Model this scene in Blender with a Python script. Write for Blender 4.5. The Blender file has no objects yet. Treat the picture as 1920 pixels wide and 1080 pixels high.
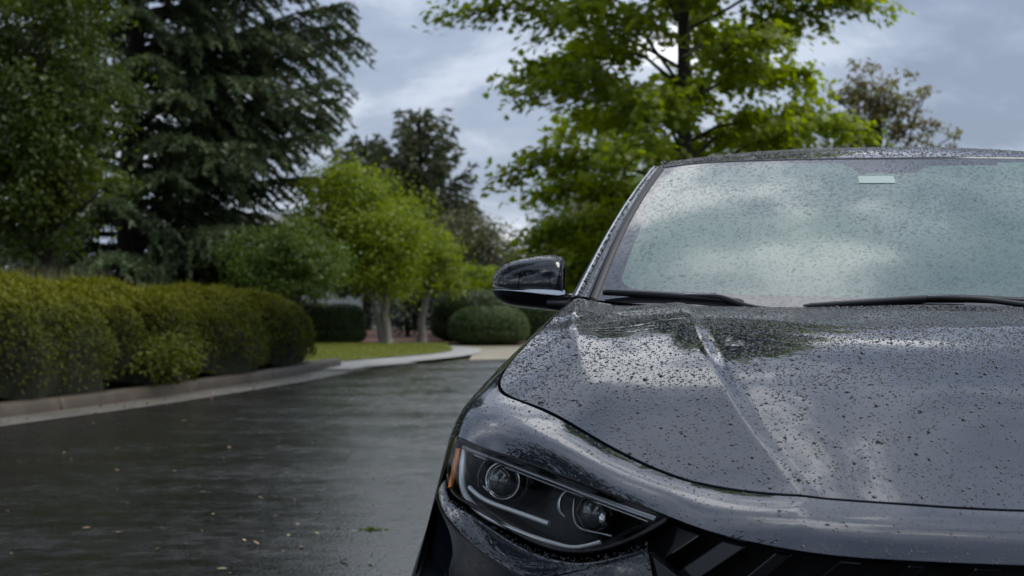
import bpy, math, random
import numpy as np
from mathutils import Vector
RNG = np.random.default_rng(7)
SC = bpy.context.scene
COL = SC.collection

# ------------------------------------------------------------------ camera, sky, sun, exposure
cam_d = bpy.data.cameras.new('camera')
cam = bpy.data.objects.new('camera', cam_d)
COL.objects.link(cam)
cam.location = (0, 0, 1.05)
cam.rotation_euler = (math.radians(90), 0, 0)
cam_d.sensor_width = 36
cam_d.lens = 61.3
cam_d.clip_start = 0.05
cam_d.clip_end = 2000
cam_d.dof.use_dof = True
cam_d.dof.focus_distance = 3.4
cam_d.dof.aperture_fstop = 7.6
SC.camera = cam

SUN_EL, SUN_AZ = math.radians(54), math.radians(88)
world = bpy.data.worlds.new('World')
SC.world = world
world.use_nodes = True


def sky_world():
    nt = world.node_tree
    nt.nodes.clear()
    N, L = nt.nodes.new, nt.links.new
    out = N('ShaderNodeOutputWorld')
    tc = N('ShaderNodeTexCoord')
    sep = N('ShaderNodeSeparateXYZ'); L(tc.outputs['Generated'], sep.inputs[0])
    zc = N('ShaderNodeMath'); zc.operation = 'MAXIMUM'; L(sep.outputs['Z'], zc.inputs[0]); zc.inputs[1].default_value = 0.0
    den = N('ShaderNodeMath'); den.operation = 'ADD'; L(zc.outputs[0], den.inputs[0]); den.inputs[1].default_value = 0.28
    cmb = N('ShaderNodeCombineXYZ')
    for i, ax in enumerate('XY'):
        d = N('ShaderNodeMath'); d.operation = 'DIVIDE'; L(sep.outputs[ax], d.inputs[0]); L(den.outputs[0], d.inputs[1])
        L(d.outputs[0], cmb.inputs[i])
    mp = N('ShaderNodeMapping'); L(cmb.outputs[0], mp.inputs[0])
    mp.inputs['Location'].default_value = (30.3, -8.0, 0)
    n1 = N('ShaderNodeTexNoise'); L(mp.outputs[0], n1.inputs['Vector'])
    n1.inputs['Scale'].default_value = 1.5; n1.inputs['Detail'].default_value = 7; n1.inputs['Roughness'].default_value = 0.58
    n1.inputs['Distortion'].default_value = 0.25
    r1 = N('ShaderNodeValToRGB'); L(n1.outputs['Fac'], r1.inputs[0])
    cr = r1.color_ramp
    cr.interpolation = 'EASE'
    cr.elements[0].position = 0.38; cr.elements[0].color = (0.145, 0.175, 0.235, 1)
    cr.elements[1].position = 0.64; cr.elements[1].color = (0.80, 0.82, 0.86, 1)
    e = cr.elements.new(0.47); e.color = (0.200, 0.235, 0.305, 1)
    e = cr.elements.new(0.57); e.color = (0.32, 0.355, 0.42, 1)
    # the overcast layer grows brighter from the horizon to the zenith
    g = N('ShaderNodeMath'); g.operation = 'MULTIPLY_ADD'; L(zc.outputs[0], g.inputs[0]); g.inputs[1].default_value = 0.7; g.inputs[2].default_value = 0.93
    mul = N('ShaderNodeVectorMath'); mul.operation = 'SCALE'; L(r1.outputs[0], mul.inputs[0]); L(g.outputs[0], mul.inputs['Scale'])
    bg = N('ShaderNodeBackground'); L(mul.outputs[0], bg.inputs[0]); bg.inputs[1].default_value = 1.0
    sky = N('ShaderNodeTexSky'); sky.sky_type = 'NISHITA'; sky.sun_disc = False
    sky.sun_elevation = SUN_EL; sky.sun_rotation = SUN_AZ
    bs = N('ShaderNodeBackground'); L(sky.outputs[0], bs.inputs[0]); bs.inputs[1].default_value = 0.08
    mx = N('ShaderNodeMixShader'); mx.inputs[0].default_value = 0.93
    L(bs.outputs[0], mx.inputs[1]); L(bg.outputs[0], mx.inputs[2]); L(mx.outputs[0], out.inputs[0])


sky_world()
sun_d = bpy.data.lights.new('sun', 'SUN')
sun_d.energy = 1.5
sun_d.angle = math.radians(35)
sun_d.color = (1.0, 0.96, 0.90)
sun = bpy.data.objects.new('sun', sun_d)
COL.objects.link(sun)
sun.rotation_euler = Vector((math.sin(SUN_AZ) * math.cos(SUN_EL), math.cos(SUN_AZ) * math.cos(SUN_EL), math.sin(SUN_EL))).to_track_quat('Z', 'Y').to_euler()
SC.view_settings.view_transform = 'Standard'
SC.view_settings.look = 'None'
SC.view_settings.exposure = 1.0
SC.view_settings.gamma = 1
SC.view_settings.use_curve_mapping = False
SC.render.engine = 'CYCLES'
SC.cycles.use_denoising = True
SC.cycles.max_bounces = 7
SC.cycles.diffuse_bounces = 2
SC.cycles.glossy_bounces = 3
SC.cycles.transmission_bounces = 5
SC.cycles.transparent_max_bounces = 10
SC.cycles.caustics_reflective = False
SC.cycles.caustics_refractive = False


# ------------------------------------------------------------------ helpers
def tag(o, label=None, cat=None, group=None, kind=None):
    if label: o['label'] = label
    if cat: o['category'] = cat
    if group: o['group'] = group
    if kind: o['kind'] = kind
    return o


def empty(name, loc=(0, 0, 0), rz=0):
    o = bpy.data.objects.new(name, None)
    COL.objects.link(o)
    o.location = loc
    o.rotation_euler = (0, 0, rz)
    return o


def obj(name, V, Fs, mat, parent=None, smooth=True, attr=None, mats=None):
    """V (n,3); Fs list of int arrays (m,k) or a python list of faces."""
    me = bpy.data.meshes.new(name)
    V = np.asarray(V, dtype=np.float32)
    if isinstance(Fs, np.ndarray):
        Fs = [Fs]
    if len(Fs) and isinstance(Fs[0], np.ndarray):
        loops = np.concatenate([f.reshape(-1) for f in Fs]).astype(np.int32)
        sizes = np.concatenate([np.full(len(f), f.shape[1]) for f in Fs]).astype(np.int32)
        starts = np.concatenate([[0], np.cumsum(sizes)[:-1]]).astype(np.int32)
        me.vertices.add(len(V)); me.vertices.foreach_set('co', V.reshape(-1))
        me.loops.add(len(loops)); me.loops.foreach_set('vertex_index', loops)
        me.polygons.add(len(sizes)); me.polygons.foreach_set('loop_start', starts)
        me.update(calc_edges=True)
        me.validate()
    else:
        me.from_pydata([tuple(v) for v in V], [], [tuple(f) for f in Fs])
        me.update()
    if smooth:
        me.polygons.foreach_set('use_smooth', np.ones(len(me.polygons), dtype=bool))
    if attr is not None:
        for k, a in attr.items():
            at = me.attributes.new(k, 'FLOAT', 'POINT')
            at.data.foreach_set('value', np.asarray(a, dtype=np.float32))
    if mats:
        for m in mats: me.materials.append(m)
    else:
        me.materials.append(mat)
    o = bpy.data.objects.new(name, me)
    COL.objects.link(o)
    if parent is not None:
        o.parent = parent
    return o


def grid_faces(n, m, off=0, closed=False):
    i = np.arange(n - 1)[:, None]
    mm = m if closed else m - 1
    j = np.arange(mm)[None, :]
    j2 = (j + 1) % m
    f = np.stack([i * m + j, i * m + j2, (i + 1) * m + j2, (i + 1) * m + j], -1).reshape(-1, 4)
    return f + off


def cspline(t, Y, tq):
    t = np.asarray(t, float); Y = np.asarray(Y, float); n = len(t)
    h = np.diff(t)
    A = np.zeros((n, n)); b = np.zeros((n,) + Y.shape[1:])
    A[0, 0] = A[-1, -1] = 1
    for i in range(1, n - 1):
        A[i, i - 1] = h[i - 1]; A[i, i] = 2 * (h[i - 1] + h[i]); A[i, i + 1] = h[i]
        b[i] = 6 * ((Y[i + 1] - Y[i]) / h[i] - (Y[i] - Y[i - 1]) / h[i - 1])
    M = np.linalg.solve(A, b.reshape(n, -1)).reshape(b.shape)
    tq = np.asarray(tq, float)
    k = np.clip(np.searchsorted(t, tq) - 1, 0, n - 2)
    sh = (-1,) + (1,) * (Y.ndim - 1)
    a = ((t[k + 1] - tq)).reshape(sh); c = ((tq - t[k])).reshape(sh); hk = h[k].reshape(sh)
    return M[k] * a ** 3 / (6 * hk) + M[k + 1] * c ** 3 / (6 * hk) + (Y[k] / hk - M[k] * hk / 6) * a + (Y[k + 1] / hk - M[k + 1] * hk / 6) * c


def spl(pts, n):
    p = np.asarray(pts, float)
    d = np.concatenate([[0], np.cumsum(np.linalg.norm(np.diff(p, axis=0), axis=1))])
    return cspline(d, p, np.linspace(0, d[-1], n))


def lerp(a, b, t):
    return a + (b - a) * t


def sstep(x, a, b):
    t = np.clip((np.asarray(x, float) - a) / (b - a), 0, 1)
    return t * t * (3 - 2 * t)


def tube(P, r, n=6, cap=True):
    P = np.asarray(P, float); k = len(P)
    r = np.broadcast_to(np.asarray(r, float), (k,))
    T = np.gradient(P, axis=0); T /= np.linalg.norm(T, axis=1)[:, None] + 1e-9
    ref = np.array([0, 0, 1.]) if abs(T[:, 2]).mean() < 0.8 else np.array([1., 0, 0])
    A = np.cross(T, ref); A /= np.linalg.norm(A, axis=1)[:, None] + 1e-9
    B = np.cross(T, A)
    th = np.linspace(0, 2 * np.pi, n, endpoint=False)
    V = P[:, None] + r[:, None, None] * (np.cos(th)[None, :, None] * A[:, None] + np.sin(th)[None, :, None] * B[:, None])
    return V.reshape(-1, 3), grid_faces(k, n, closed=True)


class Acc:
    def __init__(s): s.V = []; s.Q = []; s.n = 0
    def add(s, V, F):
        s.V.append(np.asarray(V, float)); s.Q.append(np.asarray(F) + s.n); s.n += len(V)
    def tube(s, P, r, n=6): s.add(*tube(P, r, n))
    def build(s, name, mat, parent=None, smooth=True):
        return obj(name, np.concatenate(s.V), s.Q, mat, parent, smooth)


def box_arr(c, sx, sy, sz, bev=0.0):
    x, y, z = sx / 2, sy / 2, sz / 2
    V = np.array([(i * x, j * y, k * z) for i in (-1, 1) for j in (-1, 1) for k in (-1, 1)]) + np.asarray(c)
    F = np.array([(0, 1, 3, 2), (4, 6, 7, 5), (0, 4, 5, 1), (2, 3, 7, 6), (0, 2, 6, 4), (1, 5, 7, 3)])
    return V, F


def bevel(o, w, seg=2):
    m = o.modifiers.new('bevel', 'BEVEL'); m.width = w; m.segments = seg; m.limit_method = 'ANGLE'
    return o


# ------------------------------------------------------------------ materials
MATS = {}


def mat(name, col, rough=0.5, metal=0.0, **kw):
    m = bpy.data.materials.new(name); m.use_nodes = True
    b = m.node_tree.nodes['Principled BSDF']
    b.inputs['Base Color'].default_value = (*col, 1)
    b.inputs['Roughness'].default_value = rough
    b.inputs['Metallic'].default_value = metal
    for k, v in kw.items():
        b.inputs[k.replace('_', ' ')].default_value = v
    MATS[name] = m
    return m


def nodes(m):
    return m.node_tree, m.node_tree.nodes.new, m.node_tree.links.new, m.node_tree.nodes['Principled BSDF']


def add_bump(m, scale, strength, dist=0.01, detail=4, coord='Object', mapscale=(1, 1, 1), rough=0.55, to=None):
    nt, N, L, b = nodes(m)
    tc = N('ShaderNodeTexCoord'); mp = N('ShaderNodeMapping'); L(tc.outputs[coord], mp.inputs[0]); mp.inputs['Scale'].default_value = mapscale
    n = N('ShaderNodeTexNoise'); L(mp.outputs[0], n.inputs['Vector']); n.inputs['Scale'].default_value = scale; n.inputs['Detail'].default_value = detail
    n.inputs['Roughness'].default_value = rough
    bp = N('ShaderNodeBump'); bp.inputs['Strength'].default_value = strength; bp.inputs['Distance'].default_value = dist
    L(n.outputs['Fac'], bp.inputs['Height'])
    for t in (to or ['Normal']):
        L(bp.outputs[0], b.inputs[t])
    return n, bp


def noise_color(m, scale, stops, detail=5, coord='Object', mapscale=(1, 1, 1), target='Base Color', rough=0.6):
    nt, N, L, b = nodes(m)
    tc = N('ShaderNodeTexCoord'); mp = N('ShaderNodeMapping'); L(tc.outputs[coord], mp.inputs[0]); mp.inputs['Scale'].default_value = mapscale
    n = N('ShaderNodeTexNoise'); L(mp.outputs[0], n.inputs['Vector']); n.inputs['Scale'].default_value = scale; n.inputs['Detail'].default_value = detail
    n.inputs['Roughness'].default_value = rough
    r = N('ShaderNodeValToRGB'); L(n.outputs['Fac'], r.inputs[0])
    cr = r.color_ramp
    while len(cr.elements) < len(stops): cr.elements.new(0.5)
    for e, (p, c) in zip(cr.elements, stops):
        e.position = p; e.color = (*c, 1) if not np.isscalar(c) else (c, c, c, 1)
    L(r.outputs[0], b.inputs[target])
    return n, r


def leafmat(name, c0, c1, trans=0.3, rough=0.45, spec=0.35):
    m = bpy.data.materials.new(name); m.use_nodes = True
    nt, N, L, b = nodes(m)
    at = N('ShaderNodeAttribute'); at.attribute_name = 'tint'
    mx = N('ShaderNodeMix'); mx.data_type = 'RGBA'
    L(at.outputs['Fac'], mx.inputs[0]); mx.inputs[6].default_value = (*c0, 1); mx.inputs[7].default_value = (*c1, 1)
    L(mx.outputs[2], b.inputs['Base Color'])
    b.inputs['Roughness'].default_value = rough; b.inputs['Specular IOR Level'].default_value = spec
    if trans > 0:
        tr = N('ShaderNodeBsdfTranslucent')
        hs = N('ShaderNodeHueSaturation'); hs.inputs['Saturation'].default_value = 1.15; hs.inputs['Value'].default_value = 1.9
        L(mx.outputs[2], hs.inputs['Color']); L(hs.outputs[0], tr.inputs[0])
        ms = N('ShaderNodeMixShader'); ms.inputs[0].default_value = trans
        L(b.outputs[0], ms.inputs[1]); L(tr.outputs[0], ms.inputs[2]); L(ms.outputs[0], nt.nodes['Material Output'].inputs[0])
    return m


# paints and car stuff
paint = mat('car_paint', (0.009, 0.0125, 0.0195), 0.4, 0.0, Specular_IOR_Level=0.0, Coat_Weight=1.0, Coat_Roughness=0.012, Coat_IOR=1.65)
add_bump(paint, 9.0, 0.035, 0.01, 3, to=['Coat Normal'])
black_gloss = mat('gloss_black', (0.006, 0.006, 0.007), 0.09)
black_trim = mat('black_trim', (0.012, 0.012, 0.013), 0.42)
add_bump(black_trim, 300, 0.08, 0.002)
rubber = mat('rubber', (0.010, 0.010, 0.011), 0.55)
gap_black = mat('gap_black', (0.003, 0.003, 0.003), 0.8)
chrome = mat('chrome', (0.62, 0.63, 0.65), 0.12, 1.0)
satin = mat('satin_silver', (0.50, 0.51, 0.53), 0.28, 1.0)
led_white = mat("led_light_guide", (0.95, 0.96, 0.97), 0.3, 0.25, Coat_Weight=0.6)
amber = mat('amber_reflector', (0.85, 0.24, 0.012), 0.25, Coat_Weight=0.6)
lamp_dark = mat('lamp_housing', (0.010, 0.010, 0.011), 0.22)
drop_paint = mat('water_drop_on_paint', (0.012, 0.013, 0.016), 0.02, IOR=1.55)
drop_glass = mat('water_drop_on_glass', (0.010, 0.013, 0.013), 0.03, IOR=1.33)
cabin_dark = mat('cabin_dark', (0.03, 0.03, 0.032), 0.6)
seat_mat = mat('seat_fabric', (0.06, 0.06, 0.062), 0.8)
add_bump(seat_mat, 400, 0.3, 0.002)
tag_mat = mat('pale_tag', (0.30, 0.37, 0.345), 0.5)


def glass_mats():
    # clear polycarbonate lens
    m = bpy.data.materials.new('lamp_lens'); m.use_nodes = True
    nt, N, L, b = nodes(m); nt.nodes.remove(b)
    lw = N('ShaderNodeLayerWeight'); lw.inputs[0].default_value = 0.13
    tr = N('ShaderNodeBsdfTransparent'); tr.inputs[0].default_value = (0.93, 0.94, 0.94, 1)
    gl = N('ShaderNodeBsdfGlossy'); gl.inputs['Roughness'].default_value = 0.02
    ms = N('ShaderNodeMixShader'); L(lw.outputs['Fresnel'], ms.inputs[0]); L(tr.outputs[0], ms.inputs[1]); L(gl.outputs[0], ms.inputs[2])
    L(ms.outputs[0], nt.nodes['Material Output'].inputs[0])
    MATS['lens'] = m
    # windscreen: misted glass with a printed black border, mask in vertex attribute "frit" (<0 border)
    m = bpy.data.materials.new('misted_windscreen'); m.use_nodes = True
    nt, N, L, b = nodes(m)
    at = N('ShaderNodeAttribute'); at.attribute_name = 'frit'
    mr = N('ShaderNodeMapRange'); L(at.outputs['Fac'], mr.inputs[0]); mr.inputs[1].default_value = -0.0015; mr.inputs[2].default_value = 0.0015
    tc = N('ShaderNodeTexCoord'); nz = N('ShaderNodeTexNoise'); L(tc.outputs['Object'], nz.inputs['Vector']); nz.inputs['Scale'].default_value = 1.9; nz.inputs['Detail'].default_value = 3
    fog = N('ShaderNodeValToRGB'); L(nz.outputs['Fac'], fog.inputs[0])
    fog.color_ramp.elements[0].position = 0.3; fog.color_ramp.elements[0].color = (0.05, 0.095, 0.092, 1)
    fog.color_ramp.elements[1].position = 0.7; fog.color_ramp.elements[1].color = (0.15, 0.215, 0.18, 1)
    mx = N('ShaderNodeMix'); mx.data_type = 'RGBA'; L(mr.outputs[0], mx.inputs[0])
    mx.inputs[6].default_value = (0.02, 0.019, 0.022, 1); L(fog.outputs[0], mx.inputs[7])
    L(mx.outputs[2], b.inputs['Base Color'])
    al = N('ShaderNodeMapRange'); L(mr.outputs[0], al.inputs[0]); al.inputs[3].default_value = 1.0; al.inputs[4].default_value = 0.86
    L(al.outputs[0], b.inputs['Alpha'])
    b.inputs['Roughness'].default_value = 0.07
    b.inputs['IOR'].default_value = 1.95
    MATS['windscreen'] = m
    m = mat('tinted_glass', (0.02, 0.025, 0.026), 0.03, IOR=1.5)
    m.node_tree.nodes['Principled BSDF'].inputs['Alpha'].default_value = 0.7
    mat('mirror_glass', (0.7, 0.72, 0.74), 0.02, 1.0)
    mat('projector_glass', (0.05, 0.055, 0.06), 0.02, 0.0, IOR=1.6, Coat_Weight=1.0)


glass_mats()


# ------------------------------------------------------------------ setting: ground, road, kerb, lawn, paths
soil = mat('soil', (0.05, 0.04, 0.028), 0.9)
noise_color(soil, 1.2, [(0.3, (0.022, 0.020, 0.012)), (0.55, (0.035, 0.042, 0.016)), (0.75, (0.06, 0.05, 0.03))])
add_bump(soil, 25, 0.6, 0.03)
asphalt = mat('wet_asphalt', (0.03, 0.03, 0.032), 0.3, Specular_IOR_Level=0.20)


def asphalt_nodes():
    nt, N, L, b = nodes(asphalt)
    tc = N('ShaderNodeTexCoord')
    mp = N('ShaderNodeMapping'); L(tc.outputs['Object'], mp.inputs[0]); mp.inputs['Scale'].default_value = (0.8, 1.5, 1)
    n1 = N('ShaderNodeTexNoise'); L(mp.outputs[0], n1.inputs['Vector']); n1.inputs['Scale'].default_value = 0.9; n1.inputs['Detail'].default_value = 9; n1.inputs['Roughness'].default_value = .65
    n1.inputs['Distortion'].default_value = 0.6
    rr = N('ShaderNodeValToRGB'); L(n1.outputs['Fac'], rr.inputs[0])
    rr.color_ramp.elements[0].position = 0.36; rr.color_ramp.elements[0].color = (0.10,) * 3 + (1,)
    rr.color_ramp.elements[1].position = 0.66; rr.color_ramp.elements[1].color = (0.24,) * 3 + (1,)
    n3 = N('ShaderNodeTexNoise'); L(tc.outputs['Object'], n3.inputs['Vector']); n3.inputs['Scale'].default_value = 7; n3.inputs['Detail'].default_value = 8; n3.inputs['Roughness'].default_value = .7
    a3 = N('ShaderNodeMapRange'); L(n3.outputs['Fac'], a3.inputs[0]); a3.inputs[1].default_value = .35; a3.inputs[2].default_value = .65; a3.inputs[3].default_value = -.07; a3.inputs[4].default_value = .14
    s3 = N('ShaderNodeMath'); L(rr.outputs[0], s3.inputs[0]); L(a3.outputs[0], s3.inputs[1]); L(s3.outputs[0], b.inputs['Roughness'])
    rc = N('ShaderNodeValToRGB'); L(n1.outputs['Fac'], rc.inputs[0])
    rc.color_ramp.elements[0].position = 0.3; rc.color_ramp.elements[0].color = (0.007, 0.007, 0.0075, 1)
    rc.color_ramp.elements[1].position = 0.72; rc.color_ramp.elements[1].color = (0.016, 0.0157, 0.0155, 1)
    # stone grains
    vo = N('ShaderNodeTexVoronoi'); L(tc.outputs['Object'], vo.inputs['Vector']); vo.inputs['Scale'].default_value = 75
    vr = N('ShaderNodeValToRGB'); L(vo.outputs['Color'], vr.inputs[0])
    vr.color_ramp.elements[0].position = 0.55; vr.color_ramp.elements[0].color = (0.8, 0.8, 0.8, 1)
    vr.color_ramp.elements[1].position = 0.95; vr.color_ramp.elements[1].color = (2.2, 2.15, 2.05, 1)
    mu = N('ShaderNodeMix'); mu.data_type = 'RGBA'; mu.blend_type = 'MULTIPLY'; mu.inputs[0].default_value = 1
    L(rc.outputs[0], mu.inputs[6]); L(vr.outputs[0], mu.inputs[7]); L(mu.outputs[2], b.inputs['Base Color'])
    b1 = N('ShaderNodeBump'); b1.inputs['Strength'].default_value = 0.28; b1.inputs['Distance'].default_value = 0.004; L(vo.outputs['Distance'], b1.inputs['Height'])
    mp2 = N('ShaderNodeMapping'); L(tc.outputs['Object'], mp2.inputs[0]); mp2.inputs['Scale'].default_value = (0.8, 1.6, 1)
    n2 = N('ShaderNodeTexNoise'); L(mp2.outputs[0], n2.inputs['Vector']); n2.inputs['Scale'].default_value = 1.1; n2.inputs['Detail'].default_value = 4
    b2 = N('ShaderNodeBump'); b2.inputs['Strength'].default_value = 0.12; b2.inputs['Distance'].default_value = 0.012; L(n2.outputs['Fac'], b2.inputs['Height'])
    L(b1.outputs[0], b2.inputs['Normal']); L(b2.outputs[0], b.inputs['Normal'])


asphalt_nodes()
concrete = mat('concrete', (0.30, 0.29, 0.27), 0.55)
noise_color(concrete, 2.5, [(0.3, (0.17, 0.165, 0.15)), (0.7, (0.32, 0.31, 0.29))], 8)
add_bump(concrete, 60, 0.25, 0.005)
gutter_mat = mat('gutter_concrete', (0.2, 0.19, 0.17), 0.4)
noise_color(gutter_mat, 2.0, [(0.3, (0.085, 0.078, 0.065)), (0.7, (0.165, 0.155, 0.135))], 8)
add_bump(gutter_mat, 60, 0.25, 0.005)
kerb_mat = mat('kerb_concrete', (0.1, 0.085, 0.065), 0.6)
noise_color(kerb_mat, 3, [(0.3, (0.026, 0.019, 0.012)), (0.7, (0.075, 0.058, 0.040))], 8)
add_bump(kerb_mat, 50, 0.3, 0.006)
walk_mat = mat('pale_concrete', (0.4, 0.39, 0.36), 0.5)
noise_color(walk_mat, 1.5, [(0.3, (0.20, 0.195, 0.185)), (0.7, (0.32, 0.315, 0.295))], 8)
tan_mat = mat('tan_paving', (0.26, 0.22, 0.16), 0.6)
noise_color(tan_mat, 1.2, [(0.3, (0.15, 0.125, 0.08)), (0.7, (0.27, 0.235, 0.165))], 8)
mulch_mat = mat('bark_mulch', (0.07, 0.03, 0.018), 0.9)
noise_color(mulch_mat, 14, [(0.3, (0.035, 0.016, 0.010)), (0.7, (0.12, 0.055, 0.032))])
add_bump(mulch_mat, 30, 1.0, 0.04)
lawn_mat = mat('lawn_turf', (0.09, 0.12, 0.025), 0.85)
noise_color(lawn_mat, 2.5, [(0.3, (0.12, 0.145, 0.025)), (0.7, (0.21, 0.225, 0.055))])
add_bump(lawn_mat, 60, 0.8, 0.03)


def sheet(name, poly, z, m, kind='structure', label=None):
    o = obj(name, [(x, y, z) for x, y in poly], [tuple(range(len(poly)))], m, smooth=False)
    tag(o, label, kind=kind)
    return o


def strip(name, A, B, zA, zB, m, n=None, parent=None):
    A = np.asarray(A, float); B = np.asarray(B, float)
    VA = np.c_[A, np.full(len(A), zA)]; VB = np.c_[B, np.full(len(B), zB)]
    V = np.stack([VA, VB], 1).reshape(-1, 3)
    return obj(name, V, grid_faces(len(A), 2), m, parent, smooth=False)


sheet('ground', [(-300, -120), (300, -120), (300, 600), (-300, 600)], -0.03, soil)
tag(bpy.data.objects['ground'], 'dark soil and rough ground around the street')
EDGE = spl([(-7.9, -8.0), (-6.0, 3.0), (-4.72, 9.0), (-3.88, 13.15), (-3.28, 15.2), (-2.66, 17.9), (-2.22, 20.2), (-1.93, 22.4), (-1.84, 23.0)], 80)
far = spl([(-1.84, 23.0), (-1.68, 23.5), (-1.1, 24.5), (-0.2, 25.3), (1.5, 26.0), (9, 28.0), (16, 30.0)], 30)
road_poly = np.concatenate([EDGE, far[1:], [(16, -8.0)]])
sheet('road', road_poly, 0.0, asphalt, label='wet black asphalt road')


def offset(P, d):
    T = np.gradient(P, axis=0); T /= np.linalg.norm(T, axis=1)[:, None]
    return P + np.c_[-T[:, 1], T[:, 0]] * d


# the gutter pan runs with the road up to the drive, then the kerb behind it
K0, K1, K2 = offset(EDGE, 0.0), offset(EDGE, 0.42), offset(EDGE, 0.58)
gut = strip('gutter', K0, K1, 0.004, 0.012, gutter_mat); tag(gut, 'concrete gutter pan along the left road edge', kind='structure')
KE = 80
prof = [(0.42, 0.006), (0.425, 0.095), (0.445, 0.115), (0.58, 0.12), (0.60, 0.10), (0.605, -0.02)]
kerb = empty('kerb', (0, 0, 0)); tag(kerb, 'weathered concrete kerb in front of the long hedge', kind='structure')
fine = spl(EDGE, 640)
ko_ = np.stack([np.c_[offset(fine, a), np.full(640, b)] for a, b in prof], 1)
step = 52
for i in range(0, 640 - 8, step):
    e = min(i + step + 1, 640)
    Vk = ko_[i:e].copy()
    Vk[-1] = lerp(Vk[-2], Vk[-1], .75)
    Vk[:, :, 2] += RNG.uniform(-.002, .002)
    capA = Vk[:1].copy(); capA[..., 2] = -.02; capB = Vk[-1:].copy(); capB[..., 2] = -.02
    Vk = np.concatenate([capA, Vk, capB], 0)
    obj('kerb_length', Vk.reshape(-1, 3), grid_faces(len(Vk), len(prof)), kerb_mat, kerb, smooth=False)
bed = strip('planting_bed', offset(EDGE, 0.602)[:KE + 1], offset(EDGE, 5.5)[:KE + 1], 0.085, 0.16, soil); tag(bed, 'dark soil bed under the hedge', kind='structure')
# pale concrete apron, walk, lawn, drive, mulch
walk_in = spl([(-2.9, 22.0), (-2.7, 23.0), (-2.2, 24.6), (-1.6, 26.0), (-1.15, 27.3), (-0.98, 28.6), (-1.1, 29.8), (-1.6, 30.7), (-2.4, 31.4)], 50)
walk_out = spl([(-2.0, 22.0), (-1.9, 23.0), (-1.35, 24.6), (-0.95, 25.7), (-0.62, 27.0), (-0.5, 28.6), (-0.68, 30.2), (-1.3, 31.3), (-2.3, 31.9)], 50)
w = strip('footpath', walk_in, walk_out, 0.03, 0.022, walk_mat); tag(w, 'pale concrete footpath curving round the lawn', kind='structure')
ap = sheet('apron', [(-2.5, 22.95), (-1.84, 22.95), (-1.62, 23.5), (-1.3, 24.2), (-2.1, 24.9), (-3.6, 24.6), (-4.6, 23.4)], 0.018, walk_mat, label='pale concrete apron at the end of the hedge')
lawn_poly = np.concatenate([walk_in[8:], [(-3.2, 31.7), (-4.6, 31.2), (-5.4, 28.0), (-5.0, 24.6), (-3.6, 24.0)]])
lawn = sheet('lawn', lawn_poly, 0.045, lawn_mat, label='small mown lawn beyond the hedge end')
drive = sheet('driveway', [(-0.62, 25.0), (0.3, 25.6), (3.5, 26.6), (9, 28.2), (9, 34), (1.2, 33.2), (0.3, 32.2), (-0.6, 32.0), (-1.4, 31.7), (-0.7, 30.2), (-0.5, 28.6), (-0.62, 27.0)], 0.012, tan_mat, label='tan driveway behind the road end')
mulch = sheet('mulch_bed', [(-6, 31.6), (-3.2, 31.75), (-2.3, 31.95), (-1.3, 31.75), (0.3, 32.3), (1.2, 33.3), (9, 34.0), (9, 42), (-6, 42)], 0.03, mulch_mat, label='reddish bark mulch bed under the far trees')


vp = np.concatenate([spl([(1.1, 24.4), (1.0, 22.0), (1.15, 19.2), (1.9, 18.5), (4.0, 18.3), (12, 18.3)], 40), [(12, 24.4)]])
sheet('verge', vp, 0.13, lawn_mat, label='grass verge under the maple behind the car')
vk = np.concatenate([vp, vp[:1]])
ci = vp.mean(0)
ko = np.stack([np.c_[ci + (vk - ci) * k, np.full(len(vk), z)] for k, z in ((1.0, .128), (1.03, .128), (1.035, -.01))], 0)
vkb = obj('verge_kerb', ko.reshape(-1, 3), grid_faces(3, len(vk)), kerb_mat, smooth=False); tag(vkb, 'concrete kerb round the grass verge', kind='structure')


# ------------------------------------------------------------------ foliage tools
def unit(v):
    return v / (np.linalg.norm(v, axis=-1, keepdims=True) + 1e-9)


DIAMOND = (np.array([(0, -.5, 0), (.27, -.05, .07), (0, .5, -.04), (-.27, -.05, .07)]), np.array([(0, 1, 2, 3)]))
_mo = []
for a, r in zip([270, 305, 330, 352, 18, 48, 68, 90, 112, 132, 162, 188, 210, 235], [.12, .30, .22, .46, .26, .52, .27, .60, .27, .52, .26, .46, .22, .30]):
    _mo.append((r * math.cos(math.radians(a)), r * math.sin(math.radians(a)), -0.25 * r * r))
MAPLE = (np.array([(0, 0, 0.03)] + _mo), np.array([(0, i + 1, (i + 1) % 14 + 1) for i in range(14)]))
NEEDLE = (np.array([(-.06, 0, 0), (.06, 0, 0), (0, 1.0, 0)]), np.array([(0, 1, 2)]))


def scatter(C, Nn, size, tmpl, rng, up=None, stretch=1.0):
    """leaf arrays: centres C, normals Nn, per-leaf size; up = direction the leaf axis (y) follows, else random."""
    T, Fc = tmpl
    n = len(C)
    Nn = unit(Nn)
    if up is None:
        up = rng.normal(size=(n, 3))
    Y = unit(up - Nn * (up * Nn).sum(1, keepdims=True))
    X = np.cross(Y, Nn)
    s = np.broadcast_to(np.asarray(size, float), (n,))[:, None, None]
    V = C[:, None] + s * (T[None, :, 0:1] * X[:, None] + T[None, :, 1:2] * stretch * Y[:, None] + T[None, :, 2:3] * Nn[:, None])
    k = len(T)
    F = (Fc[None] + (np.arange(n) * k)[:, None, None]).reshape(-1, Fc.shape[1])
    return V.reshape(-1, 3), F, k


def leaf_obj(name, C, Nn, size, tmpl, m, rng, parent, up=None, tint=None, stretch=1.0):
    V, F, k = scatter(C, Nn, size, tmpl, rng, up, stretch)
    t = rng.random(len(C)) if tint is None else np.clip(tint, 0, 1)
    return obj(name, V, F, m, parent, smooth=False, attr={'tint': np.repeat(t, k)})


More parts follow.
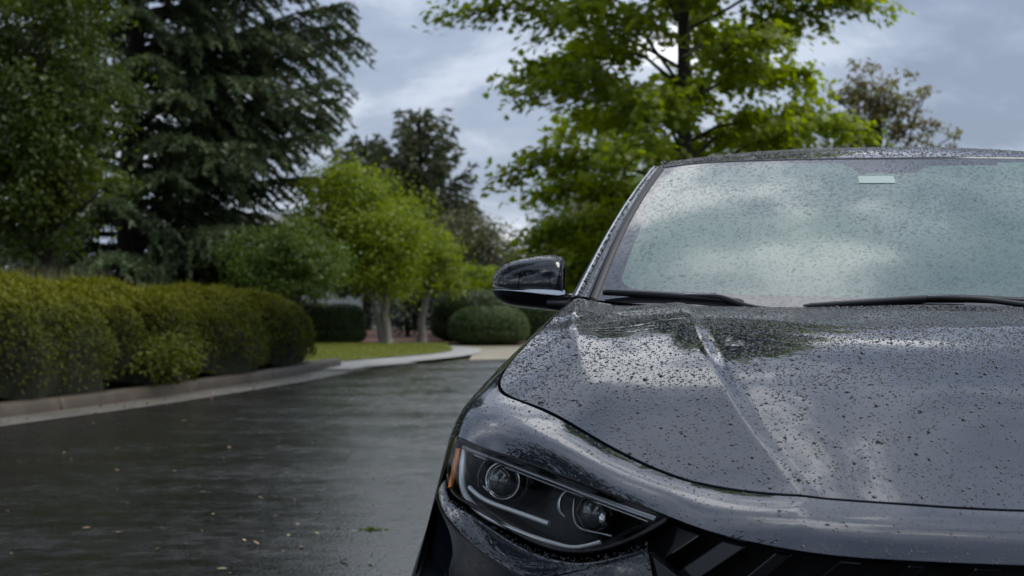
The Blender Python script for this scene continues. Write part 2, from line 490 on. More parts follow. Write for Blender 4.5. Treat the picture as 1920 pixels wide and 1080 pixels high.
bark_dark = mat('dark_bark', (0.03, 0.024, 0.018), 0.9)
noise_color(bark_dark, 6, [(0.3, (0.014, 0.011, 0.009)), (0.7, (0.045, 0.036, 0.028))], mapscale=(3, 3, .6))
add_bump(bark_dark, 14, 0.8, 0.03, mapscale=(3, 3, .6))
bark_grey = mat('grey_bark', (0.12, 0.105, 0.09), 0.85)
noise_color(bark_grey, 6, [(0.3, (0.14, 0.125, 0.11)), (0.7, (0.30, 0.275, 0.25))], mapscale=(3, 3, .8))
add_bump(bark_grey, 14, 0.6, 0.02, mapscale=(3, 3, .8))


def bent(a, b, k=6, sag=0.0, wob=0.0, rng=None):
    a = np.asarray(a, float); b = np.asarray(b, float)
    t = np.linspace(0, 1, k)[:, None]
    P = a + (b - a) * t
    P[:, 2] += (sag * 4 * t * (1 - t))[:, 0]
    if wob:
        P[1:-1] += rng.normal(size=(k - 2, 3)) * wob
    return P


def broadleaf(name, label, base, trunk, lobes, nclust, per, lsize, clr, lm, bark, seed, nlimb=14, tmpl=DIAMOND, upw=0.6, flat=0.6, shell=2.2, group=None, trunks=None, cat='tree', tintf=None):
    """trunk = (height, radius, lean_x, lean_y) ; lobes rel. to base (cx,cy,cz,rx,ry,rz)."""
    rng = np.random.default_rng(seed)
    root = empty(name, base)
    tag(root, label, cat, group)
    lob = np.array(lobes, float)
    vol = lob[:, 3] * lob[:, 4] * lob[:, 5]
    k = rng.choice(len(lob), nclust, p=vol / vol.sum())
    d = unit(rng.normal(size=(nclust, 3)))
    r = rng.random(nclust) ** (1 / shell)
    C = lob[k, :3] + d * r[:, None] * lob[k, 3:]
    C[:, 2] = np.maximum(C[:, 2], 0.25)
    # trunk(s)
    A = Acc()
    stems = trunks or [((0, 0), trunk)]
    tops = []
    for (ox, oy), (h, tr, lx, ly) in stems:
        kk = 9
        t = np.linspace(0, 1, kk)
        P = np.c_[ox + lx * t ** 1.3, oy + ly * t ** 1.3, -0.1 + (h + 0.1) * t]
        P[1:-1, :2] += rng.normal(size=(kk - 2, 2)) * tr * 0.25
        rad = tr * (1.0 - 0.72 * t); rad[0] *= 1.45
        A.tube(P, rad, 9)
        tops.append((P, rad))
    A.build('trunk', bark, root)
    B = Acc()
    order = rng.permutation(nclust)[:nlimb]
    for i in order:
        P, rad = tops[rng.integers(len(tops))]
        j = int(np.clip(np.searchsorted(P[:, 2], C[i, 2] * rng.uniform(.45, .8)), 2, len(P) - 1))
        Q = bent(P[j], C[i], 7, sag=0.12 * np.linalg.norm(C[i] - P[j]) * rng.uniform(-.3, .7), wob=0.04, rng=rng)
        B.tube(Q, np.linspace(rad[j] * 0.55, 0.008, 7), 5)
        for q in range(2):
            o = rng.integers(nclust)
            cand = C[rng.choice(nclust, 25)]
            e = cand[np.argmin(np.linalg.norm(cand - Q[4], axis=1))]
            B.tube(bent(Q[3 + q], e, 5, wob=0.03, rng=rng), np.linspace(rad[j] * 0.22, 0.005, 5), 4)
    B.build('branches', bark, root)
    n = nclust * per
    ci = np.repeat(np.arange(nclust), per)
    sc = clr * rng.uniform(.6, 1.35, nclust)
    L = C[ci] + rng.normal(size=(n, 3)) * sc[ci][:, None] * np.array([1, 1, flat])
    Nn = rng.normal(size=(n, 3)) * 0.75 + np.array([0, 0, upw]) + unit(L - C.mean(0)) * 0.5
    ct = rng.random(nclust)
    tint = 0.55 * ct[ci] + 0.45 * rng.random(n)
    if tintf is not None: tint = tint * 0.6 + 0.4 * tintf(L)
    leaf_obj('crown', L, Nn, lsize * rng.uniform(.65, 1.25, n), tmpl, lm, rng, root, tint=tint)
    return root


def conifer(name, label, base, H, R, lm, bark, seed, nb=46, tr=0.2, zlo=0.6, up0=-0.05, up1=0.55, droop=0.25, needle=0.085, dens=1.0, lean=(0, 0), prof=None, sec_gap=0.085, group=None, extra=(), twl=1.0):
    rng = np.random.default_rng(seed)
    root = empty(name, base); tag(root, label, 'tree', group)
    t = np.linspace(0, 1, 14)
    TP = np.c_[lean[0] * t, lean[1] * t, -0.1 + (H + .1) * t]; TP[1:-1, :2] += rng.normal(size=(12, 2)) * tr * 0.12
    A = Acc(); A.tube(TP, tr * (1 - 0.93 * t) + 0.01, 10); A.build('trunk', bark, root)
    B = Acc(); NC = []; ND = []; NT = []
    spec = []
    for i in range(nb):
        f = (i + rng.uniform(0, .8)) / nb
        z = zlo + (H - zlo - 0.3) * f
        az = i * 2.39996 + rng.uniform(-.35, .35)
        l = R * (prof(f) if prof else (1 - f) ** 0.8) * rng.uniform(.75, 1.12)
        spec.append((z, az, l, up0 + (up1 - up0) * f + rng.uniform(-.08, .08)))
    spec += list(extra)
    for z, az, l, up in spec:
        o = np.array([np.interp(z, TP[:, 2], TP[:, 0]), np.interp(z, TP[:, 2], TP[:, 1]), z])
        k = 10; s = np.linspace(0, 1, k)
        hd = np.array([math.sin(az), math.cos(az), 0])
        P = o + hd * (l * s)[:, None]
        P[:, 2] += l * (up * s - droop * s ** 2.4)
        P[1:] += np.cumsum(rng.normal(size=(k - 1, 3)) * l * 0.008, 0)
        B.tube(P, np.linspace(0.014 + 0.014 * l, 0.004, k), 5)
        side = np.array([hd[1], -hd[0], 0])
        ns = max(4, int(l / sec_gap))
        for q in range(ns):
            f = 0.14 + 0.86 * (q + rng.random()) / ns
            p0 = np.array([np.interp(f, s, P[:, c]) for c in range(3)])
            sg = 1 if q % 2 else -1
            ll = twl * l * 0.27 * (1.12 - f) ** 0.6 * rng.uniform(.5, 1.2) + 0.10
            dirv = unit(hd * 0.75 + side * sg * rng.uniform(.4, 1.1) + np.array([0, 0, rng.uniform(-.25, .2)]))
            kk = 5; ss = np.linspace(0, 1, kk)
            T = p0 + dirv * (ll * ss)[:, None]; T[:, 2] -= ll * (0.28 + droop * .9) * ss ** 1.8
            m = max(3, int(ll / 0.022 * dens))
            g = rng.random(m)
            base_p = np.stack([np.interp(g, ss, T[:, c]) for c in range(3)], 1)
            tdir = unit(np.gradient(T, axis=0))[np.clip((g * 4).astype(int), 0, 4)]
            dd = unit(tdir * 0.8 + rng.normal(size=(m, 3)) * 0.55)
            NC.append(base_p); ND.append(dd); NT.append(np.full(m, rng.random() * .7) + rng.random(m) * .3)
    B.build('branches', bark, root)
    C = np.concatenate(NC); D = np.concatenate(ND); Tn = np.concatenate(NT)
    Nn = np.cross(D, rng.normal(size=D.shape))
    leaf_obj('crown', C, Nn, needle * rng.uniform(.7, 1.4, len(C)), (NEEDLE[0] * np.array([3.4, 1, 1]), NEEDLE[1]), lm, rng, root, up=D, tint=Tn)
    return root


def lumps(P, seed, amp, freq):
    rng = np.random.default_rng(seed)
    v = np.zeros(len(P))
    for o in range(10):
        k = rng.normal(size=3) * freq * (1 + 0.35 * o)
        v += np.sin(P @ k + rng.random() * 6.28) / (1 + 0.5 * o)
    return amp * v / 2.0


# ------------------------------------------------------------------ hedge and clipped bushes
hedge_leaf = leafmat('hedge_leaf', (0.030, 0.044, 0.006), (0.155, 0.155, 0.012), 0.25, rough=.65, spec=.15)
bush_leaf = leafmat('box_leaf', (0.020, 0.042, 0.008), (0.070, 0.110, 0.022), 0.15)
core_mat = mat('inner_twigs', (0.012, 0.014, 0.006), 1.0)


def hedge():
    rng = np.random.default_rng(11)
    root = empty('hedge', (-4.0, 17.5, 0.1))
    tag(root, 'long clipped olive green hedge behind the kerb on the left', 'hedge')
    path = offset(EDGE, 1.28)
    d = np.concatenate([[0], np.cumsum(np.linalg.norm(np.diff(path, axis=0), axis=1))])
    s0, s1 = d[np.argmin(abs(path[:, 1] - 8.5))], d[np.argmin(abs(path[:, 1] - 22.7))]

    def surf(s, a, inset=0.0):
        """s along (0..1), a around 0..pi (front bottom over the top to back bottom)"""
        f = s0 + (s1 - s0) * s
        cx = np.interp(f, d, path[:, 0]); cy = np.interp(f, d, path[:, 1])
        tx = np.interp(f + .1, d, path[:, 0]) - cx; ty = np.interp(f + .1, d, path[:, 1]) - cy
        tl = np.hypot(tx, ty); tx /= tl; ty /= tl
        end = np.clip((1 - s) / 0.085, 0, 1); end = np.sqrt(1 - (1 - end) ** 2.2)
        lobe = np.abs(np.sin(s * 22 + .4)) ** .55
        hh = (1.07 - 0.31 * s + 0.11 * lobe + 0.015 * np.sin(s * 44)) * (0.35 + 0.65 * end)
        ww = (0.74 + 0.19 * lobe + 0.03 * np.sin(s * 61)) * (0.12 + 0.88 * end)
        ca, sa = np.cos(a), np.sin(a)
        e = 0.84
        w = -np.sign(ca) * abs(ca) ** e * ww
        z = sa ** e * hh
        w = w * (0.86 + 0.14 * np.clip(z / hh * 2.2, 0, 1))
        x = cx + (-ty) * w; y = cy + tx * w
        P = np.stack([x, y, z + 0.08], -1)
        return P

    def full(s, a, k=1.0):
        P = surf(s, a)
        c = surf(s, np.full_like(a, np.pi / 2)) * np.array([1, 1, 0.45])
        dirn = unit(P - c)
        lu = lumps(P, 5, 0.055, 3.2) + lumps(P, 6, 0.022, 11)
        # deep holes between the shrubs that make up the hedge
        hole = (1 - np.abs(np.sin(s * 22 + .4)) ** .55) ** 1.5 * .27 * sstep(-a, -1.9, -1.2) + np.exp(-(((s - 0.615) / 0.020) ** 2) - ((a - 0.62) / 0.42) ** 2) * 0.55 + np.exp(-(((s - 0.40) / 0.012) ** 2) - ((a - 0.45) / 0.4) ** 2) * 0.26 + np.exp(-(((s - 0.80) / 0.012) ** 2) - ((a - 0.5) / 0.4) ** 2) * 0.28
        return P + dirn * (lu - hole + (k - 1))[:, None], dirn

    ns, na = 150, 30
    S, Aa = np.meshgrid(np.linspace(0, 1, ns), np.linspace(0.001, np.pi - .001, na), indexing='ij')
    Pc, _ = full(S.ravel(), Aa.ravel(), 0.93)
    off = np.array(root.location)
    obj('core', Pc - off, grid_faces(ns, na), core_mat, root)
    n = 170000
    s = rng.random(n) ** 0.85; a = np.arccos(1 - 2 * rng.random(n) * 0.86)
    P, dn = full(s, a)
    P = P + dn * rng.normal(size=(n, 1)) * 0.022
    Nn = dn + rng.normal(size=(n, 3)) * 0.7 + np.array([0, 0, .3])
    tint = 0.28 * rng.random(n) + 0.12 * (lumps(P, 8, 0.5, 5) + .5) + 0.62 * sstep(dn[:, 2], 0.25, .85)  # up-facing leaves yellower as new growth, with top light put into the tint
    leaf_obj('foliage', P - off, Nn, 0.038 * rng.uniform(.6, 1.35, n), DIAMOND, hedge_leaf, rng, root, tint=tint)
    # loose shoots on top
    m = 2600
    s = rng.random(m) ** 0.8; a = np.pi / 2 + rng.normal(size=m) * 0.45
    P, dn = full(s, np.clip(a, .1, 3.0))
    up = unit(np.array([0, 0, 1.]) + rng.normal(size=(m, 3)) * 0.35)
    leaf_obj('shoots', P - off, np.cross(up, rng.normal(size=(m, 3))), 0.10 * rng.uniform(.5, 1.3, m), (NEEDLE[0] * np.array([2, 1, 1]), NEEDLE[1]), hedge_leaf, rng, root, up=up, tint=0.6 + .4 * rng.random(m))
    # low sprigs that creep out over the kerb
    V = []
    for sc, cnt in ((0.60, 700), (0.625, 700), (0.585, 400), (0.30, 300)):
        c, _ = full(np.array([sc]), np.array([0.25]))
        V.append(c + rng.normal(size=(cnt, 3)) * np.array([.13, .30, .10]) + np.array([.14, 0, -.02]))
    P = np.concatenate(V); P[:, 2] = np.maximum(P[:, 2], .13)
    leaf_obj('sprigs', P - off, rng.normal(size=P.shape) + np.array([.4, -.4, .8]), 0.06 * rng.uniform(.6, 1.3, len(P)), DIAMOND, hedge_leaf, rng, root, tint=.5 * rng.random(len(P)))


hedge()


def bush(label, loc, rx, ry, h, seed, e=0.6, n=16000, lsize=0.036, group='clipped bushes beyond the lawn', lm=None):
    rng = np.random.default_rng(seed)
    root = empty('clipped_bush', loc); tag(root, label, 'bush', group)

    def surf(th, ph):
        cp, sp = np.cos(ph), np.sin(ph)
        ct, st = np.cos(th), np.sin(th)
        P = np.stack([rx * np.sign(ct) * abs(ct) ** .8 * cp ** e, ry * np.sign(st) * abs(st) ** .8 * cp ** e, h * 0.40 + np.where(sp > 0, h * 0.60, h * .38) * np.sign(sp) * abs(sp) ** (e + .15)], -1)
        return P, unit(P - np.array([0, 0, h * .4]))
    T, Ph = np.meshgrid(np.linspace(0, 2 * np.pi, 40), np.linspace(-1.5, 1.5, 20), indexing='ij')
    P, dn = surf(T.ravel(), Ph.ravel())
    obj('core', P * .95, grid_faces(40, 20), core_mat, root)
    th = rng.random(n) * 2 * np.pi; ph = np.arcsin(rng.uniform(-.95, 1, n))
    P, dn = surf(th, ph)
    P = P + dn * (lumps(P, seed, .018, 4) + rng.normal(size=n) * 0.014)[:, None]
    leaf_obj('foliage', P, dn + rng.normal(size=(n, 3)) * .55, lsize * rng.uniform(.7, 1.3, n), DIAMOND, lm or bush_leaf, rng, root, tint=0.6 * rng.random(n) + .4 * (lumps(P, seed + 1, .4, 5) + .5))
    return root


bush('low rounded clipped bush just past the end of the long hedge', (-3.35, 32.3, 0.02), 0.64, 0.6, 0.72, 21, e=.45)
bush('smooth domed clipped bush standing nearest the tan driveway', (-0.42, 31.9, 0.02), 0.72, 0.7, 0.68, 22, e=.6, n=20000)
bush('taller clipped bush behind the domed bush, left of the mirror', (-0.72, 33.6, 0.02), 0.85, 0.7, 0.98, 23, e=.5, n=20000)
bush('dark clipped bush half hidden below the door mirror', (0.62, 34.0, 0.02), 0.75, 0.6, 0.80, 24, e=.5)


# ------------------------------------------------------------------ trees
cedar_leaf = leafmat('cedar_needle', (0.032, 0.052, 0.020), (0.125, 0.160, 0.072), 0.16)
cedar_leaf2 = leafmat('pine_needle', (0.040, 0.052, 0.022), (0.120, 0.135, 0.060), 0.18)
dark_leaf = leafmat('shade_leaf', (0.022, 0.040, 0.007), (0.105, 0.140, 0.018), 0.32)
lime_leaf = leafmat('bright_leaf', (0.075, 0.118, 0.010), (0.240, 0.290, 0.026), 0.42)
mid_leaf = leafmat('mid_leaf', (0.038, 0.070, 0.012), (0.120, 0.170, 0.030), 0.32)
olive_leaf = leafmat('olive_leaf', (0.045, 0.050, 0.018), (0.135, 0.130, 0.055), 0.22)
maple_leaf = leafmat('maple_leaf', (0.075, 0.115, 0.006), (0.25, 0.30, 0.018), 0.56)
red_leaf = leafmat('rust_leaf', (0.12, 0.085, 0.038), (0.16, 0.175, 0.065), 0.4)
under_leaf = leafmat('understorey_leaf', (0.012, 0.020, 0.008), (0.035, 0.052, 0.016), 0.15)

conifer('cedar_tree', 'huge dark cedar with long drooping blue green branches behind the hedge', (-6.95, 31.5, 0), 13.5, 3.6, cedar_leaf, bark_dark, 31, nb=128, tr=0.26, zlo=0.5,
        up0=0.12, up1=0.6, droop=0.16, lean=(0.25, 0), prof=lambda f: min(1.0, 0.86 + .4 * f) * (1 - f) ** 0.42, dens=2.2, sec_gap=0.06, twl=1.6, needle=.10,
        extra=[(3.9, 1.5, 3.9, .62), (4.6, 1.4, 3.8, .6), (3.4, 1.75, 3.6, .5), (5.6, 1.6, 3.7, .6), (2.2, 1.45, 3.3, .4), (3.0, 1.45, 3.7, .55), (2.6, 1.7, 3.4, .45), (4.2, 1.3, 3.6, .6), (1.9, 1.6, 3.0, .25), (1.3, 1.75, 2.8, .12), (6.4, 1.5, 3.6, .6), (1.0, 1.5, 2.6, .05), (1.7, 2.2, 3.0, .15), (0.8, 2.3, 2.8, .1), (3.0, 2.3, 2.8, .25)])

broadleaf('shade_tree', 'dark leafy tree at the left edge of the picture behind the hedge', (-5.5, 20.6, 0), (3.6, 0.10, -.1, .1),
          [(-.75, 0, 2.9, 1.15, 1.0, 1.3), (-.35, -.2, 2.4, 1.0, .9, .75), (.55, -.2, 2.25, .72, .6, .42), (.2, 0, 3.3, .85, .8, .9), (-.9, .2, 4.2, 1.3, 1.1, 1.0), (.1, .2, 4.6, .9, .8, .7), (-1.0, -.3, 1.9, .8, .6, .5), (-.1, .1, 1.75, .5, .5, .35)],
          660, 62, 0.075, 0.14, dark_leaf, bark_dark, 32, nlimb=40, upw=.7, tintf=lambda L: 1.2 * np.exp(-((L - np.array([.6, -.2, 2.25])) ** 2).sum(1) / .5) + .3)

broadleaf('green_tree', 'bright green round headed tree with pale forked trunk in the mulch bed', (-2.27, 32.0, 0), None,
          [(-.6, -.7, 2.1, 1.05, .9, 1.0), (-.15, -.3, 1.8, .8, .8, .95), (-.85, -.7, 2.85, .6, .6, .55), (-1.35, -.8, 1.9, .6, .6, .7), (.2, -.2, 2.1, .5, .6, .8), (-.25, -.4, 2.9, .45, .5, .35), (.15, -.2, 1.25, .4, .5, .5)],
          560, 60, 0.076, 0.175, lime_leaf, bark_grey, 33, nlimb=26, upw=.6, trunks=[((0, 0), (1.7, .105, -.1, -.1)), ((-.06, .02), (1.4, .07, -.45, -.2))])
broadleaf('low_tree', 'low spreading dark green tree between the cedar and the bright tree', (-3.75, 29.0, 0), None,
          [(.25, 0, 1.35, .85, .7, .55), (-.45, 0, 1.45, .6, .6, .55), (.75, -.1, 1.45, .45, .5, .32), (.1, 0, 1.8, .55, .5, .4)],
          230, 55, 0.07, 0.13, mid_leaf, bark_dark, 34, nlimb=22, trunks=[((0, 0), (1.2, .07, .3, 0)), ((-.05, 0), (1.2, .06, -.3, .05)), ((.03, 0), (1.0, .045, .55, 0))])
broadleaf('young_tree', 'slim young tree with leaning pale trunk beside the clipped bushes', (-1.72, 32.6, 0), (1.9, 0.095, .25, 0),
          [(.35, 0, 1.55, .48, .45, .42), (.05, 0, 1.25, .4, .4, .3), (.5, 0, 1.15, .35, .35, .25), (.2, 0, 1.95, .35, .3, .25)],
          110, 50, 0.07, 0.12, lime_leaf, bark_grey, 35, nlimb=14)
broadleaf('olive_tree', 'brownish olive leafed tree behind the young tree', (-1.0, 38.5, 0), (2.2, .12, 0, 0),
          [(0, 0, 2.05, 1.05, .9, .65), (-.5, 0, 1.6, .7, .7, .6), (.6, 0, 1.55, .8, .7, .6), (.1, 0, 1.1, .9, .8, .5)],
          330, 55, 0.075, 0.15, olive_leaf, bark_dark, 36, nlimb=18)
conifer('pine_tree', 'tall upright pine rising against the sky beyond the olive tree', (-2.3, 43.5, 0), 5.55, 1.35, cedar_leaf2, bark_dark, 37, nb=80, tr=.13, zlo=1.2, up0=.35, up1=1.6, droop=-.12, needle=.14, dens=1.6,
        prof=lambda f: .95 * (1 - f ** 2.2) + .12, sec_gap=.075, twl=1.15, group='pines against the sky')
conifer('pine_tree', 'shorter broad pine partly behind the cedar branch tips', (-3.75, 45.0, 0), 5.0, 1.5, cedar_leaf2, bark_dark, 38, nb=80, tr=.13, zlo=.8, up0=.2, up1=1.3, droop=0.0, needle=.14, dens=1.6,
        prof=lambda f: 1.0 * (1 - f ** 2.5) + .1, sec_gap=.08, group='pines against the sky')
conifer('pine_tree', 'small pine sloping down to the right of the tall pine', (-1.25, 44.5, 0), 3.5, 1.2, cedar_leaf2, bark_dark, 39, nb=60, tr=.10, zlo=.5, up0=.1, up1=1.0, droop=.05, needle=.14, dens=1.6,
        prof=lambda f: 1.0 * (1 - f) ** .6 + .05, sec_gap=.08, group='pines against the sky')


def maple():
    rng = np.random.default_rng(41)
    root = empty('maple_tree', (2.05, 21.0, 0)); tag(root, 'green maple with tiered leafy branches rising behind the car roof', 'tree')
    Ht = 11.5
    t = np.linspace(0, 1, 16)
    TP = np.c_[0.03 * np.sin(t * 7), 0.03 * np.cos(t * 6), -.1 + (Ht + .1) * t]
    A = Acc(); A.tube(TP, .105 * (1 - .9 * t) + .008, 10); A.build('trunk', bark_dark, root)
    B = Acc(); LC = []; LN = []; LT = []
    nb = 98
    for i in range(nb):
        f = (i + rng.random() * .6) / nb
        z = 0.75 + (Ht - 1.3) * f
        az = i * 2.39996 + rng.uniform(-.3, .3)
        l = (2.75 if f < .55 else 2.75 * (1 - (f - .55) * 1.5)) * rng.uniform(.78, 1.08) * (1 - .24 * max(0, math.sin(az)))
        if f < .12: l *= .8
        up = 0.42 + 0.55 * f + rng.uniform(-.12, .12)
        k = 9; s = np.linspace(0, 1, k)
        hd = np.array([math.sin(az), math.cos(az), 0.]); side = np.array([hd[1], -hd[0], 0.])
        o = np.array([0, 0, z])
        P = o + hd * (l * s)[:, None]
        P[:, 2] += l * (up * s - .38 * s ** 2.5)
        P[1:] += np.cumsum(rng.normal(size=(k - 1, 3)) * .028, 0)
        B.tube(P, np.linspace(.030 - .012 * f, .006, k), 6)
        tone = rng.random()
        for q in range(13):
            g = .3 + .7 * (q + rng.random() * .8) / 13
            p0 = np.array([np.interp(g, s, P[:, c]) for c in range(3)])
            ll = (.80 * (1.12 - g) ** .5) * rng.uniform(.5, 1.1)
            dv = unit(hd * rng.uniform(.4, 1.0) + side * (1 if q % 2 else -1) * rng.uniform(.4, 1.) + np.array([0, 0, rng.uniform(-.25, .6)]))
            if q == 12: dv = hd; ll = .4
            e = p0 + dv * ll; 
            Q = bent(p0, e, 5, sag=.08 * ll); Q[:, 2] -= .22 * ll * np.linspace(0, 1, 5) ** 2
            B.tube(Q, np.linspace(.010, .004, 5), 4)
            m = int(64 * ll / .5) + 14
            gg = rng.random(m) ** .8
            c = np.stack([np.interp(gg, np.linspace(0, 1, 5), Q[:, a]) for a in range(3)], 1)
            c = c + rng.normal(size=(m, 3)) * np.array([.09, .09, .085]) - np.array([0, 0, .02])
            LC.append(c); LN.append(np.array([0, 0, 1.]) + rng.normal(size=(m, 3)) * .55 + hd * .45)
            LT.append(np.clip(.35 * tone + .25 * rng.random() + .4 * rng.random(m), 0, 1))
    B.build('branches', bark_dark, root)
    C = np.concatenate(LC); Nn = np.concatenate(LN); T = np.concatenate(LT)
    out = unit(C * np.array([1, 1, 0])) + rng.normal(size=C.shape) * .6 - np.array([0, 0, .3])
    leaf_obj('crown', C, Nn, .128 * rng.uniform(.6, 1.2, len(C)), MAPLE, maple_leaf, rng, root, up=out, tint=T)


maple()

broadleaf('backdrop_tree', 'yellow green tree behind the maple just above the mirror', (1.0, 37.5, 0), (2.4, .13, 0, 0),
          [(0, 0, 1.6, 1.0, .9, .9), (.9, 0, 2.0, 1.0, .9, 1.1), (-.3, 0, 1.1, .7, .7, .6), (1.9, 0, 1.7, 1.0, .9, 1.0)], 420, 52, .08, .16, leafmat('yellowing_leaf', (.05, .06, .012), (.145, .15, .030), .3), bark_dark, 51, nlimb=20)
broadleaf('backdrop_tree', 'taller green tree behind the maple, left of its trunk', (1.6, 41.0, 0), (3.2, .15, 0, 0),
          [(0, 0, 2.8, 1.1, 1.0, 1.15), (.8, 0, 3.2, 1.1, 1.0, 1.1), (1.8, 0, 2.6, 1.2, 1.0, 1.2), (-.2, 0, 2.0, .9, .9, .8)], 430, 52, .085, .17, mid_leaf, bark_dark, 52, nlimb=20)
broadleaf('backdrop_tree', 'broad green tree behind the maple, right of its trunk', (5.4, 38.0, 0), (3.0, .15, 0, 0),
          [(0, 0, 2.9, 1.5, 1.2, 1.4), (-1.5, 0, 3.3, 1.3, 1.0, 1.2), (1.2, 0, 2.4, 1.2, 1.0, 1.1), (.2, 0, 3.9, .8, .8, .8), (-.3, 0, 1.4, 2.2, 1.0, .9)], 560, 50, .085, .17, lime_leaf, bark_dark, 53, nlimb=22)
# the rust-leafed tree with bare twigs on the right
broadleaf('rust_tree', 'sparse rust brown tree with bare twigs above the car roof', (6.6, 31.5, 0), (4.6, .10, 0, 0),
          [(-.45, 0, 4.5, .6, .6, .7), (.2, 0, 4.3, .8, .6, .8), (.85, 0, 3.9, .7, .5, .5), (-.5, 0, 3.5, .9, .7, .6), (.75, 0, 4.75, .25, .2, .4), (1.1, 0, 3.5, .6, .4, .3)], 150, 26, .11, .10, red_leaf, bark_dark, 54, nlimb=46, shell=1.4)
for i, (x, y, rx, h) in enumerate([(-8.2, 34.5, 2.2, 3.0), (-5.6, 34.0, 1.6, 1.5), (-7.0, 23.6, 1.3, 1.25)]):
    broadleaf('shrub', ['dark shrub mass behind the hedge at the far left', 'dark shrub behind the cedar trunk', 'shaded shrub close behind the left part of the hedge'][i], (x, y, 0), (h * .6, .06, 0, 0),
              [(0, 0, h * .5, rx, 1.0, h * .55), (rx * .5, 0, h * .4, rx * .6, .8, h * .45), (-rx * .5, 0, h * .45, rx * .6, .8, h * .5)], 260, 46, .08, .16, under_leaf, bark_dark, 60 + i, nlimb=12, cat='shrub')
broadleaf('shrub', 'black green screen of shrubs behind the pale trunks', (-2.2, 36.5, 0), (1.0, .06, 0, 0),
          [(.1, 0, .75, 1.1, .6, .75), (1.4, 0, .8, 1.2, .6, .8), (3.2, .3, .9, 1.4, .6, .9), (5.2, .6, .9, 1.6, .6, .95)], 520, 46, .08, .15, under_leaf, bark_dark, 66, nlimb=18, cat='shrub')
broadleaf('shrub', 'low row of mixed shrubs beyond the driveway, hidden behind the car', (13.0, 37.5, 0), (1.2, .06, 0, 0),
          [(-5, 0, .8, 2.2, .8, .85), (-1.5, .3, .9, 2.2, .8, .95), (2.0, 0, .8, 2.2, .8, .9), (5.5, .2, .95, 2.4, .8, 1.0), (9, 0, .8, 2.2, .8, .9)], 620, 46, .10, .17, mid_leaf, bark_dark, 68, nlimb=18, cat='shrub')
broadleaf('shrub', 'light green leafy shrub above the clipped bushes near the mirror', (-0.55, 35.2, 0), (1.0, .04, 0, 0),
          [(0, 0, 1.15, .5, .4, .4), (.6, 0, .95, .4, .4, .4)], 90, 46, .07, .11, lime_leaf, bark_dark, 67, nlimb=10, cat='shrub')


# unseen street trees beside and behind the viewpoint, placed to darken reflections in the paint, glass and wet road
for i, (x, y, h) in enumerate([(-6.9, 4.6, 12.5), (-8.0, -4.5, 11.5), (-1.5, -12.0, 11.0)]):
    broadleaf('street_tree', ['tall street tree out of view beside the road, mirrored in the wet asphalt', 'tall street tree out of view behind the hedge line, mirrored in the fender', 'broad street tree out of view behind the viewer, mirrored in the headlight'][i], (x, y, 0), (h * .6, .2, 0, 0),
              [(.6, .3, h * .64, 3.6, 3.4, h * .30), (2.6, .8, h * .60, 2.6, 2.6, h * .2), (-1.2, -.6, h * .5, 2.4, 2.2, h * .22)], 620, 44, .20, .34, dark_leaf, bark_dark, 80 + i, nlimb=16, group='street trees out of view')


def house():
    wall = mat('white_render', (0.62, 0.62, 0.62), 0.8)
    roof = mat('grey_shingle', (0.16, 0.155, 0.15), 0.8); noise_color(roof, 8, [(0.3, (.10, .10, .10)), (.7, (.2, .195, .19))])
    root = empty('white_house', (-5.6, 52, 0)); tag(root, 'white walled house glimpsed between the trees beyond the lawn', 'house')
    A = Acc(); A.add(*box_arr((0, 3, 1.2), 9, 6, 2.4)); A.build('wall', wall, root, False)
    V = [(-4.9, -.5, 2.3), (4.9, -.5, 2.3), (4.9, 6.5, 2.3), (-4.9, 6.5, 2.3), (-3, 3, 3.4), (3, 3, 3.4)]
    obj('roof', V, [(0, 1, 5, 4), (1, 2, 5), (2, 3, 4, 5), (3, 0, 4), (3, 2, 1, 0)], roof, root, False)
    for x in (-3, -.6, 2.4):
        f = Acc(); f.add(*box_arr((x, -.02, 1.4), 1.2, .08, 1.1)); w = f.build('window', wall, root, False)
        p = Acc(); p.add(*box_arr((x, -.07, 1.4), 1.0, .04, .9)); p.build('pane', MATS['tinted_glass'], w, False)


house()


